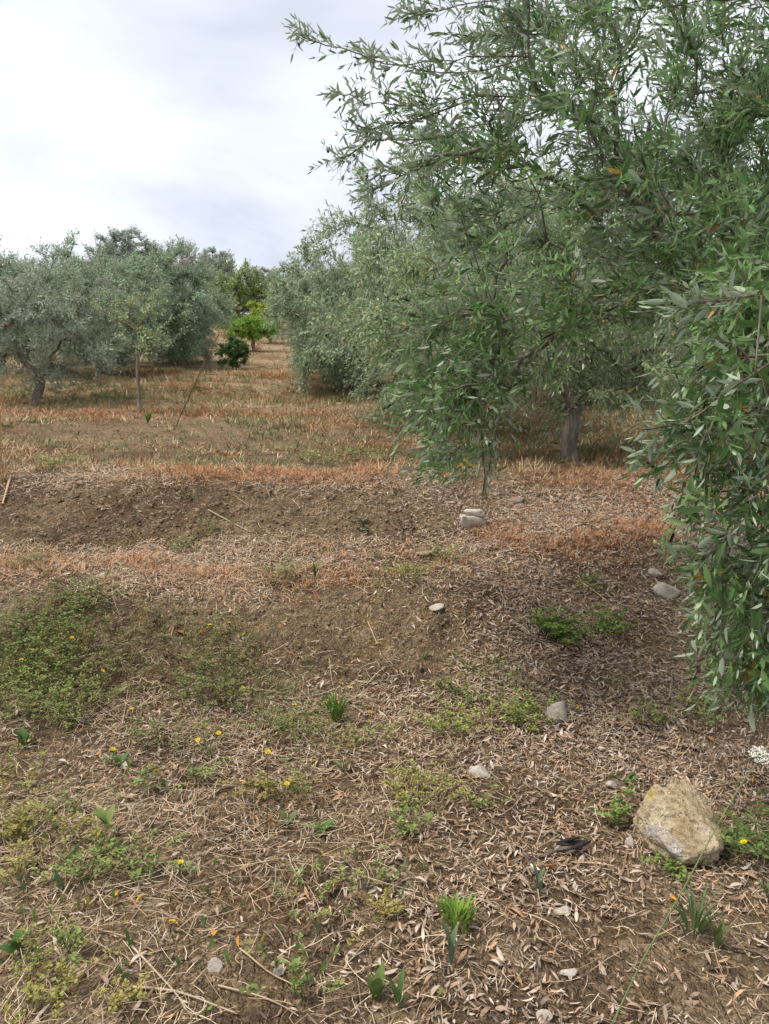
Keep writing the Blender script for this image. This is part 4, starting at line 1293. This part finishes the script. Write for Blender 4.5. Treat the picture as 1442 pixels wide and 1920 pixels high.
for a in ((130, 1175, .30, 900, 'grey green trailing weed hanging over the low bank', G1, .10, .017),
          (60, 1215, .28, 700, 'trailing weed at the brink of the low bank beside the larger one', G1, .09, .017),
          (50, 1310, .26, 800, 'fresh green trefoil weed covering the foot of the low bank', (.14, .20, .06), .10, .017),
          (130, 1330, .20, 420, 'loose trefoil weed at the foot of the low bank beside the hollow', (.14, .19, .06), .10, .016),
          (300, 1215, .24, 420, 'thin dusty weed scrambling up the low bank face', (.13, .145, .07), .10, .014),
          (420, 1235, .24, 520, 'olive green weed with yellow flowers above it on the bank face', (.14, .165, .065), .11, .014),
          (385, 1310, .20, 420, 'tangled weed below the flowering weed on the bank face', (.12, .155, .06), .10, .014),
          (490, 1335, .20, 300, 'sparse weed with thin stems at the bank foot', (.14, .18, .07), .12, .013),
          (180, 1250, .18, 300, 'dry mixed weed behind two yellow flowers', (.15, .155, .07), .10, .014),
          (1050, 1195, .13, 330, 'bright green lobed weed in the litter on the right slope', (.12, .22, .045), .07, .026),
          (1150, 1185, .10, 170, 'smaller bright green lobed weed on the right slope', (.12, .21, .045), .06, .024),
          (1105, 1105, .10, 110, 'small weed under a bent straw on the right slope', (.13, .19, .06), .05, .017),
          (985, 1355, .11, 280, 'pale green clover like weed beside the round grey stone', (.19, .26, .07), .06, .017),
          (850, 1372, .11, 210, 'yellow green weed in the litter left of the round grey stone', (.20, .26, .07), .07, .016),
          (900, 1290, .26, 330, 'thin spread of small green weed in the litter of the slope', (.13, .19, .06), .04, .015),
          (770, 1085, .14, 210, 'yellowish grassy weed on the low terrace', (.20, .25, .07), .08, .014),
          (835, 1052, .12, 160, 'green weed behind the flat mossy stone', (.16, .22, .06), .07, .014),
          (1165, 1545, .05, 60, 'small three leaved green weed left of the big rock', (.12, .21, .05), .05, .022),
          (790, 1495, .16, 260, 'yellow tinged creeping weed in the litter', (.22, .25, .08), .06, .012),
          (1390, 1600, .12, 260, 'dark green weed growing against the big rock', (.10, .17, .05), .08, .020),
          (1270, 1640, .06, 90, 'small green weed at the base of the big rock', (.13, .21, .06), .03, .016),
          (45, 1870, .10, 110, 'yellow green feathery weed at the front corner of the litter', (.17, .20, .055), .08, .012),
          (530, 1095, .10, 160, 'dark green weed on the brink of the low bank', (.11, .165, .06), .10, .016),
          (395, 995, .08, 110, 'small weed on the upper bank face', (.13, .17, .07), .07, .016),
          (60, 1060, .16, 200, 'green weed among straw on the low terrace', (.14, .18, .07), .06, .016),
          (340, 1030, .12, 130, 'weed tuft at the foot of the upper bank', (.15, .19, .08), .06, .016),
          (680, 990, .08, 70, 'grey leaved weed on the upper bank', (.17, .21, .13), .04, .022),
          (500, 1500, .10, 90, 'weed with reddening leaves round the tall flower stem', (.17, .16, .06), .05, .022),
          (1215, 1360, .10, 150, 'grassy weed under the tip of the hanging branch', (.16, .22, .08), .06, .014),
          (1320, 1345, .12, 160, 'weed at the edge of shade under the hanging branch', (.13, .19, .06), .07, .016),
          (560, 1390, .18, 260, 'thin green weed around the stems with four yellow flowers', (.15, .20, .07), .09, .014),
          (690, 1400, .14, 150, 'sparse yellow green weed right of the vivid green tuft', (.17, .21, .07), .06, .013),
          (330, 1400, .18, 220, 'straggling weed on the litter below the bank face', (.14, .18, .07), .09, .013),
          (20, 1480, .14, 120, 'mixed green and yellow weed below the bank hollow', (.17, .20, .06), .08, .016),
          (120, 1620, .16, 90, 'short yellow green weed in the dry litter', (.19, .21, .07), .07, .014),
          (650, 1680, .18, 130, 'scattered small green weed in the middle of the front litter', (.15, .20, .07), .04, .014),
          (15, 1560, .12, 130, 'leafy weed with yellowing tips in the dry litter', (.17, .19, .06), .08, .016),
          (905, 1520, .04, 20, 'tiny weed beside the moss patch', (.16, .22, .07), .03, .014),
          (110, 880, .25, 170, 'pale green weed clump on the upper terrace', (.18, .22, .09), .10, .03),
          (620, 870, .30, 180, 'green weed band on the upper terrace', (.17, .21, .08), .10, .03),
          (690, 862, .30, 180, 'green weed band beside the first one on the upper terrace', (.15, .20, .08), .10, .03)):
    weed_patch(a[0], a[1], a[2], a[3], a[4], a[5], a[6], a[7])
gw = np.random.default_rng(4242)
for _ in range(18):
    x_, y_ = gw.uniform(0, 1) ** 1.3 * 980, gw.uniform(1385, 1890)
    y_k = gw.random() < .35
    weed_patch(x_, y_, gw.uniform(.025, .07), int(gw.uniform(25, 80)), 'small yellowing trefoil weed sprouting in the dry litter' if y_k else 'small green trefoil weed sprouting in the dry litter', (.21, .21, .06) if y_k else (.13, .19, .06), gw.uniform(.03, .08), gw.uniform(.012, .019), 'small_weed', 'small yellowing weeds in the litter' if y_k else 'small green weeds in the litter')
def blade_leaves(t, base, n, L, W, col, spread, curl, g, name='leaf', lift=0.0, rimr=.004):
    V0, F0 = (FLV, FLF)
    for i in range(n):
        th = i * 2.4 + g.normal(0, .3)
        el = spread * g.uniform(.5, 1.2)
        d = np.array([math.cos(th) * math.sin(el), math.sin(th) * math.sin(el), math.cos(el)])
        l = L * g.uniform(.6, 1.15); ww = W * g.uniform(.8, 1.2)
        s = nrm(np.cross(d, np.array([0, 0, 1.0]) + g.normal(0, .01, 3))); nn = np.cross(s, d)
        V = V0[:, [0]] * s * ww + V0[:, [1]] * d * l + V0[:, [2]] * nn * l - np.array([0, 0, 1]) * curl * l * (V0[:, [1]] ** 2)
        rim = np.array([math.cos(th), math.sin(th), 0]) * rimr * math.sqrt(g.random())
        me = np_mesh(name, V, F0, np.tile(np.clip(np.array(col) * (1 + g.normal(0, .12)), .02, .8), (len(V), 1)), M_LEAF, True)
        o = link(name, me, t, local=True)
        o.location = tuple(rim + np.array([0, 0, lift * g.random()]))
def leafy(px, py, n, L, W, col, label, spread=.5, curl=.1, name='leafy_weed', group=None, lift=0.0, xyz=None):
    p = gp(px, py) if xyz is None else xyz
    t = thing(name, label, 'weed', p - np.array([0, 0, .006]), group)
    blade_leaves(t, p, n, L, W, col, spread, curl, np.random.default_rng(int(px * 13 + py)), lift=lift, rimr=.05 if n > 40 else (.03 if n > 20 else .006))
    return t
for a in ((630, 1355, 34, .15, .008, (.17, .29, .05), 'vivid green upright tuft of narrow leaves at the bank foot', .42, .05, .05),
          (855, 1740, 70, .062, .011, (.22, .35, .06), 'vivid yellow green tuft of short upright leaves in the front litter', .5, .05, .05),
          (1170, 1470, 9, .085, .016, (.09, .15, .055), 'dark green thistle like rosette lying flat in the litter', 1.25, .15, 0),
          (1300, 1760, 26, .11, .008, (.15, .21, .09), 'grey green tuft of pointed leaves below the big rock', .5, .05, .06),
          (605, 1562, 8, .085, .024, (.11, .19, .05), 'dark green broad leaved rosette in the litter', .85, .2, 0),
          (45, 1400, 5, .13, .040, (.09, .15, .045), 'broad dark dock leaves at the hollow under the bank', .6, .15, .02),
          (845, 1815, 4, .13, .022, (.16, .21, .12), 'single grey green spear leaved weed standing in the front litter', .25, .05, .06),
          (205, 1600, 12, .075, .030, (.22, .29, .09), 'pale green upright leafy weed in the dry litter', .7, .1, .14),
          (540, 1545, 5, .07, .028, (.15, .20, .08), 'flat broad leaved rosette under the tall flower stem', 1.2, .2, 0),
          (225, 1435, 4, .09, .026, (.10, .19, .05), 'glossy dark green leaves lying in the litter near the bank hollow', 1.2, .1, 0),
          (360, 1480, 14, .05, .008, (.16, .22, .08), 'feathery pale green weed in the dry litter', .8, .1, .12),
          (1010, 1680, 4, .09, .020, (.17, .22, .13), 'thin stemmed grey leaved weed by the charred wood', .35, .05, .05),
          (705, 1880, 4, .11, .030, (.14, .20, .06), 'dock seedling with one yellowed leaf at the front edge', .45, .05, .0),
          (748, 1890, 5, .07, .018, (.12, .19, .06), 'small toothed green weed at the front edge', .35, .0, .05),
          (30, 1790, 6, .07, .032, (.10, .19, .05), 'broad green leaf cluster in the front litter', .7, .1, .03),
          (1160, 880, 8, .12, .02, (.14, .19, .07), 'grass tuft on the terrace under the olive', .4, .1, 0),
          (590, 1085, 9, .11, .014, (.13, .18, .07), 'upright weed on the low terrace near its brink', .3, .05, .06),
          (278, 800, 12, .22, .04, (.17, .25, .06), 'fresh green shoots at the foot of the slender sapling', .5, .05, .15),
          (75, 1075, 8, .10, .012, (.16, .2, .08), 'tuft of fresh grass on the low terrace', .5, .1, 0),
          (1345, 1780, 8, .08, .014, (.14, .2, .06), 'small upright weed right of the grey green tuft', .4, .0, .04)):
    leafy(a[0], a[1], a[2], a[3], a[4], a[5], a[6], a[7], a[8], lift=a[9])
# seedlings with upright oval leaves
def seedlings():
    g = np.random.default_rng(881)
    kinds = []
    for k in range(6):
        V = []; F = []; C = []; n0 = 0
        col = 1.35 * np.array([(.11, .18, .055), (.13, .20, .06), (.095, .16, .06), (.36, .30, .04), (.16, .22, .07), (.12, .18, .07)][k])
        for i in range(1 + k % 3):
            th = g.random() * 6.28; el = .15 + .35 * g.random()
            d = np.array([math.cos(th) * math.sin(el), math.sin(th) * math.sin(el), math.cos(el)]); s = nrm(np.cross(d, g.normal(0, 1, 3))); nn = np.cross(s, d)
            V.append(OV[:, [0]] * s * .45 + OV[:, [1]] * d + OV[:, [2]] * nn + np.array([0, 0, .25 + .5 * i])); F.append(OVF + n0); C.append(np.tile(col, (len(OV), 1))); n0 += len(OV)
        tv, tf = tube(np.array([[0, 0, -.1], [.02, 0, .4], [0, .02, .3 + .5 * (k % 3)]]), .025, 3)
        q = np.concatenate([np.stack([tf[:, 0], tf[:, 1], tf[:, 2]], 1), np.stack([tf[:, 0], tf[:, 2], tf[:, 3]], 1)])
        V.append(tv); F.append(q + n0); C.append(np.tile(col, (len(tv), 1)))
        kinds.append(np_mesh('seedling', np.concatenate(V), np.concatenate(F), np.concatenate(C), M_LEAF, True))
    spots = []
    while len(spots) < 95:
        x, y = g.uniform(-20, 980), g.uniform(1560, 1915)
        if g.random() < (1.1 - x / 1100) * (.35 + .65 * math.exp(-((y - 1690) / 110) ** 2)): spots.append((x, y))
    for i, (x, y) in enumerate(spots):
        p = gp(x, y); k = int(g.choice(6, p=[.25, .2, .2, .1, .15, .1]))
        o = link('seedling', kinds[k]); o.location = [float(v) for v in p]
        s = g.uniform(.022, .042); o.scale = (s, s, s); o.rotation_euler = (g.normal(0, .2), g.normal(0, .2), g.uniform(0, 6.28))
        if k == 3: tag(o, 'yellowed seedling with upright oval leaf in the front litter', 'seedling', 'yellowed seedlings in the litter')
        else:
            q = ('one upright oval leaf', 'two upright oval leaves', 'three upright oval leaves')[k % 3]
            tag(o, 'small green seedling with ' + q + ' in the front litter', 'seedling', 'green seedlings with ' + q)
seedlings()
# yellow flowers on thin branching stems
M_PETAL = leaf_material('petal', None, .25, .6, .2)
def flower_mesh(col, ccol):
    V = []; F = []; C = []; n0 = 0
    for ring, (n, l, el) in enumerate(((13, 1.0, 1.25), (9, .65, .9))):
        for i in range(n):
            th = (i + .5 * ring) * 6.283 / n
            d = np.array([math.cos(th) * math.sin(el), math.sin(th) * math.sin(el), math.cos(el)]); s = np.array([-math.sin(th), math.cos(th), 0]); nn = np.cross(s, d)
            V.append(LEAF6[:, [0]] * s * .42 * l + LEAF6[:, [1]] * d * l + LEAF6[:, [2]] * nn); F.append(LEAF6F + n0); C.append(np.tile(np.array(col) * (1 - .15 * ring), (6, 1))); n0 += 6
    return np_mesh('petals', np.concatenate(V), np.concatenate(F), np.concatenate(C), M_PETAL)
PET = flower_mesh((.78, .58, .015), None)
def cone_mesh(name, col):
    V, F = tube(np.array([[0, 0, -.75], [0, 0, -.5], [0, 0, -.1], [0, 0, .1]]), [.06, .28, .36, .30], 8)
    return np_mesh(name, V, F, np.tile(np.array(col), (len(V), 1)), M_LEAF, True)
CALYX = cone_mesh('calyx', (.12, .17, .06))
V_, F_ = ico_stone(np.random.default_rng(3), 1, .5, .1, 0)
DISC = np_mesh('flower_centre', V_ * .6 + np.array([0, 0, .12]), F_, np.tile(np.array((.62, .40, .01)), (len(V_), 1)), M_PETAL)
def flower_plant(bx, by, heads, label, scol=(.15, .19, .07), size=.011, name='yellow_flower', leaves=0, dy=0.0, group=None, thick=.0016):
    g = np.random.default_rng(int(bx * 3 + by * 5))
    b = gp(bx, by)
    t = thing(name, label, 'flower', b, group)
    fork = None
    for k, (hx, hy) in enumerate(heads):
        h = at(hx, hy, b[1] + dy + g.normal(0, .03))
        st = b - np.array([0, 0, .01]) if fork is None else fork
        mid = st * .45 + h * .55 + g.normal(0, .015, 3)
        pts = np.array([st, st * .7 + mid * .3 + g.normal(0, .005, 3), mid, mid * .4 + h * .6 + g.normal(0, .004, 3), h])
        if fork is None: fork = pts[1]
        V, F = tube(pts, [thick * 1.5, thick * 1.3, thick, thick * .8, thick * .8], 5)
        link('stem', np_mesh('stem', V, F, np.tile(np.array(scol), (len(V), 1)), M_LEAF, True), t)
        f = bpy.data.objects.new('flower_head', CALYX); COL.objects.link(f); f.parent = t
        f.location = [float(v) for v in h - b]
        f.scale = (size,) * 3; f.rotation_euler = (g.normal(.35, .25), g.normal(0, .3), g.random() * 6)
        o = link('petals', PET, f, local=True); o = link('flower_centre', DISC, f, local=True)
    if leaves: blade_leaves(t, b, leaves, .06, .014, scol, 1.0, .2, g, lift=.05)
    return t
for a in ((45, 1300, [(40, 1237)], 'yellow flower above the trefoil weed at the bank foot'),
          (165, 1310, [(155, 1270), (192, 1258)], 'pair of yellow flowers over the bank foot beside the hollow'),
          (440, 1250, [(393, 1172), (430, 1168), (457, 1190)], 'three small yellow flowers on thin stems up the bank face'),
          (445, 1340, [(432, 1297), (455, 1290)], 'two yellow flowers low on the bank foot'),
          (520, 1370, [(492, 1335), (552, 1322), (640, 1282), (657, 1290)], 'loose stems carrying four yellow flowers beside the vivid green tuft'),
          (310, 1490, [(293, 1446)], 'single yellow flower low in the dry litter'),
          (505, 1560, [(502, 1410), (588, 1428)], 'tall reddish flower stem with two yellow heads in the litter'),
          (560, 1520, [(538, 1470), (587, 1464)], 'short plant with two open yellow flowers beside the tall reddish stem'),
          (1440, 1690, [(1395, 1580)], 'yellow flower beside the big rock'),
          (510, 1075, [(503, 1030)], 'small yellow flower on the low terrace'),
          (600, 1040, [(596, 1007)], 'tiny yellow flower at the foot of the upper bank'),
          (335, 935, [(336, 910)], 'tiny yellow flower at the brink of the upper bank'),
          (985, 900, [(975, 872), (1000, 868)], 'two tiny yellow flowers near the olive trunk'),
          (335, 1640, [(338, 1618)], 'low yellow bud in the front litter'),
          (570, 1250, [(560, 1205), (585, 1215)], 'two yellow flowers on slack stems on the bare part of the bank'),
          (250, 1390, [(246, 1330), (262, 1345)], 'two yellow flowers on straight stems below the bank face'),
          (390, 1420, [(380, 1362), (410, 1375), (372, 1388)], 'three yellow flowers on branching stems over the straggling weed'),
          (640, 1450, [(652, 1400)], 'single yellow flower on a tall thin stem right of the flowering group'),
          (205, 1440, [(211, 1405)], 'yellow flower standing by the glossy dark green leaves'),
          (120, 1240, [(112, 1190), (135, 1196)], 'two yellow flowers rising from the trailing weed on the bank')):
    flower_plant(a[0], a[1], a[2], a[3], leaves=5, size=.0145 if a[1] > 1100 else .018, scol=(.20, .13, .06) if 'reddish' in a[3] else (.15, .19, .07))
# wild carrot
def carrot():
    b = gp(1140, 1925)
    t = thing('wild_carrot', 'long leaning green stem with a white umbel flower beside the big rock', 'flower', b)
    g = np.random.default_rng(9)
    top = at(1424, 1418, b[1] + .28)
    pts = np.array([b - [0, 0, .02], at(1205, 1800, b[1] + .05), at(1285, 1660, b[1] + .12), at(1352, 1535, b[1] + .2), at(1395, 1462, b[1] + .26), top - [0, 0, .012]])
    V, F = tube(pts, [.0028, .0025, .0022, .002, .0018, .0017], 6)
    link('stem', np_mesh('stem', V, F, np.tile(np.array((.20, .25, .10)), (len(V), 1)), M_LEAF, True), t)
    st = pts[2]
    side = np.array([st, at(1330, 1690, b[1] + .18), at(1360, 1650, b[1] + .22)])
    V, F = tube(side, .0014, 5)
    link('side_stem', np_mesh('side_stem', V, F, np.tile(np.array((.20, .25, .10)), (len(V), 1)), M_LEAF, True), t)
    um = Bag(); P = []
    Bs = Bag()
    for i in range(46):
        th = i * 2.4; r = .029 * math.sqrt(i / 46)
        q = top + np.array([math.cos(th) * r, math.sin(th) * r * .75 - .004, .012 + math.sin(th) * r * .6 - r * .25 + g.normal(0, .001)])
        V, F = tube(np.array([top - [0, 0, .012], q]), .0006, 3); Bs.add(V, F, (.2, .25, .1))
        for k in range(7): P.append(q + g.normal(0, .0025, 3))
    P = np.array(P); n = len(P)
    a = nrm(g.normal(0, 1, (n, 3)) * [1, 1, .3]); nn = np.tile([0, -.3, 1.0], (n, 1)) + g.normal(0, .3, (n, 3))
    V, F, C = inst(OV, OVF, leafR(a, nn, np.full(n, .0042), np.full(n, .0042)), P, np.tile([.78, .78, .70], (n, 1)))
    u = link('umbel', np_mesh('umbel', V, F, C, M_PETAL), t)
    link('rays', Bs.mesh('rays', M_LEAF), u)
carrot()

# ------------------------------------------------------------------ twigs, charred wood, loose stems and single leaves
M_CHAR = attr_material('charred_wood', .8, .2, 50, .6, .9)
def stick(pts, r, name, label, col, cat='twig', group=None, mat=None):
    g = np.random.default_rng(int(abs(pts[0][0]) * 11 + pts[0][1]))
    Q = []
    for i in range(len(pts) - 1):
        for f in (0, .33, .66):
            x = pts[i][0] * (1 - f) + pts[i+1][0] * f; y = pts[i][1] * (1 - f) + pts[i+1][1] * f
            Q.append(gp(x, y) + np.array([0, 0, r * .8 + .008 + abs(g.normal(0, .004))]))
    Q.append(gp(*pts[-1]) + np.array([0, 0, r + .004]))
    Q = np.array(Q); Q[1:-1] = (Q[:-2] + Q[1:-1] * 2 + Q[2:]) / 4
    V, F = tube(Q, r * np.linspace(1, .55, len(Q)), 6, wob=.25, rng=g)
    o = link(name, np_mesh(name, V, F, np.tile(np.array(col), (len(V), 1)), mat or M_STRAW, True))
    tag(o, label, cat, group)
STK = (.40, .31, .21)
for pts, r, lb, c in (([(240, 1775), (310, 1850), (350, 1900)], .0035, 'pale dry stem lying slanted in the front litter', STK),
                      ([(250, 1860), (330, 1868), (445, 1910)], .004, 'thick pale dry stem along the front edge of the litter', STK),
                      ([(410, 1860), (500, 1880), (560, 1912)], .003, 'thin dry stem crossing the bare crumbly soil', STK),
                      ([(450, 1790), (500, 1830), (560, 1860)], .003, 'dry stem lying over the bare crumbly soil', (.42, .30, .19)),
                      ([(360, 1860), (395, 1815)], .003, 'short straw propped by the white pebble', STK),
                      ([(130, 1745), (210, 1755), (290, 1790)], .003, 'reddish dry stem in the front litter', (.36, .22, .12)),
                      ([(390, 960), (470, 1002)], .006, 'straight dry stem lying on the upper bank face', STK),
                      ([(20, 900), (5, 950)], .014, 'pale bent stick at the left end of the upper bank', (.42, .28, .17)),
                      ([(690, 1170), (715, 1232)], .004, 'thin straw lying down the bare bank slope', STK),
                      ([(1090, 1095), (1150, 1140)], .005, 'bent yellow straw over the small weed on the slope', (.5, .38, .2)),
                      ([(940, 1240), (1010, 1210)], .004, 'orange dry stem below the bright green lobed weed', (.46, .29, .13)),
                      ([(790, 1330), (830, 1305)], .006, 'short broken twig in the litter', (.33, .25, .17)),
                      ([(400, 1490), (470, 1475)], .006, 'dark broken twig in the litter beside the flowers', (.12, .09, .07)),
                      ([(1225, 1770), (1285, 1735)], .003, 'straw beside the grey green tuft', (.45, .34, .2)),
                      ([(1180, 1590), (1160, 1670)], .004, 'rusty brown stalk left of the big rock', (.28, .15, .09)),
                      ([(980, 1720), (1050, 1745)], .003, 'straw in the bare soil left of the big rock', (.45, .34, .2)),
                      ([(1370, 1785), (1442, 1800)], .005, 'dark twig on the soil at the right', (.15, .11, .08)),
                      ([(735, 1715), (820, 1700)], .003, 'curved thin twig beside the vivid yellow green tuft', (.22, .15, .1)),
                      ([(280, 1560), (365, 1420)], .0025, 'long thin straw rising across the dry litter', (.46, .36, .24)),
                      ([(230, 1365), (240, 1300)], .003, 'upright straw at the bank foot', (.45, .35, .25))):
    stick(pts, r, 'fallen_stick', lb, c)
def char():
    p = gp(1070, 1605)
    t = thing('charred_wood', 'charred black wood splinters lying left of the big rock', 'wood', p)
    g = np.random.default_rng(6)
    for i in range(7):
        a = g.normal(.15, .3); l = g.uniform(.05, .11)
        o0 = np.array([g.normal(0, .03), g.normal(0, .02), .012 + .006 * i])
        d = np.array([math.cos(a), math.sin(a), g.normal(0, .1)]) * l * .5
        V, F = tube(np.array([o0 - d, o0 - d * .3 + g.normal(0, .002, 3), o0 + d * .4, o0 + d]), [.004, .009, .008, .002], 5, wob=.5, rng=g)
        link('splinter', np_mesh('splinter', V, F, np.tile(np.array((.03, .026, .024) if i > 2 else (.14, .105, .08)), (len(V), 1)), M_CHAR), t, local=True)
char()
fl_y = [np_mesh('fallen_leaf', FLV * [1, 1, 2.5], FLF, np.tile(np.array(c), (len(FLV), 1)), M_DRY, True) for c in ((.55, .34, .03), (.50, .24, .05), (.50, .43, .35), (.42, .30, .21), (.33, .13, .06))]
def fallen():
    g = np.random.default_rng(991)
    def put(px, py, k, L, W, lb, gr=None):
        p = gp(px, py); xy = np.array([[p[0], p[1]]])
        P, R = lay(xy, np.array([L]), np.array([W]), .35, .016)
        o = link('fallen_leaf', fl_y[k]); Mx = np.eye(4); Mx[:3, :3] = R[0]; Mx[:3, 3] = P[0]; o.matrix_basis = Matrix(Mx.tolist())
        tag(o, lb, 'leaf', gr)
    for x, y in ((1410, 1475), (1325, 1390), (880, 890), (1085, 1335), (1048, 1345), (1065, 1122), (965, 1065), (1195, 1225), (870, 1272), (450, 1765), (335, 1745), (1255, 1690), (1042, 1640), (210, 1700), (275, 1690), (1160, 1265), (1010, 1335), (700, 1340)):
        k = 0 if g.random() < .65 else 1; put(x, y, k, .045, .011, ('bright yellow olive leaf fallen on the litter', 'orange olive leaf fallen on the litter')[k], ('yellow fallen leaves', 'orange fallen leaves')[k])
    for i in range(70):
        k = 2 if g.random() < .6 else 3; put(g.uniform(560, 1440), g.uniform(1330, 1910), k, .042 * g.uniform(.8, 1.2), .010, ('large pale grey dead olive leaf lying on top of the litter', 'large tan dead olive leaf lying on top of the litter')[k - 2], ('pale dead leaves on the litter', 'tan dead leaves on the litter')[k - 2])
    for x, y, k, L, W, lb in ((138, 1855, 3, .07, .03, 'broad pinkish dead leaf in the front litter'), (240, 1448, 2, .06, .035, 'upturned pale broad leaf beside the dark green leaves'), (200, 1865, 3, .05, .022, 'curled tan leaf beside the broad pinkish leaf'),
                              (345, 1192, 4, .10, .06, 'red brown broad dead leaf on the bank face'), (372, 1188, 4, .08, .05, 'second red brown dead leaf on the bank face'), (400, 1765, 1, .03, .02, 'small orange leaf fragment above the bare crumbly soil'),
                              (125, 1435, 2, .06, .03, 'yellowish broad dead leaf below the bank hollow'), (640, 1500, 4, .05, .02, 'curled rust leaf by the rosette'), (1030, 1900, 3, .06, .02, 'pale curled leaf on the front soil')):
        put(x, y, k, L, W, lb)
fallen()
# tall dry stalks at the left edge
def stalks():
    b = gp(-6, 905)
    t = thing('dry_stalks', 'tall orange brown dry stalks standing at the left edge of the upper terrace', 'dry plant', b)
    g = np.random.default_rng(17)
    for i in range(7):
        x0 = g.normal(0, .05); h = g.uniform(.8, 1.45)
        pts = np.array([[x0, g.normal(0, .04), -.02], [x0 + g.normal(0, .02), 0, h * .4], [x0 + g.normal(0, .04), 0, h * .75], [x0 + g.normal(0, .08), g.normal(0, .05), h]])
        V, F = tube(pts, [.006, .005, .004, .002], 5)
        s = link('stalk', np_mesh('stalk', V, F, np.tile(np.array((.42, .25, .11)), (len(V), 1)), M_STRAW, True), t, local=True)
        n = 60; f = g.random(n); P = np.stack([np.interp(f, [0, .4, .75, 1], pts[:, k]) for k in range(3)], 1)
        a = nrm(g.normal(0, 1, (n, 3)) + [0, 0, .8]); V, F, C = inst(LEAF4, LEAF4F, leafR(a, g.normal(0, 1, (n, 3)), g.uniform(.03, .09, n), np.full(n, .006)), P, np.tile([.46, .27, .12], (n, 1)) * (1 + g.normal(0, .2, (n, 1))))
        link('dry_leaves', np_mesh('dry_leaves', V, F, C, M_DRY), s, local=True)
stalks()
n_tri = sum(sum(len(p.vertices) - 2 for p in m.polygons) for m in bpy.data.meshes) if False else 0
print('objects', len(bpy.data.objects), 'loops', sum(len(m.loops) for m in bpy.data.meshes))
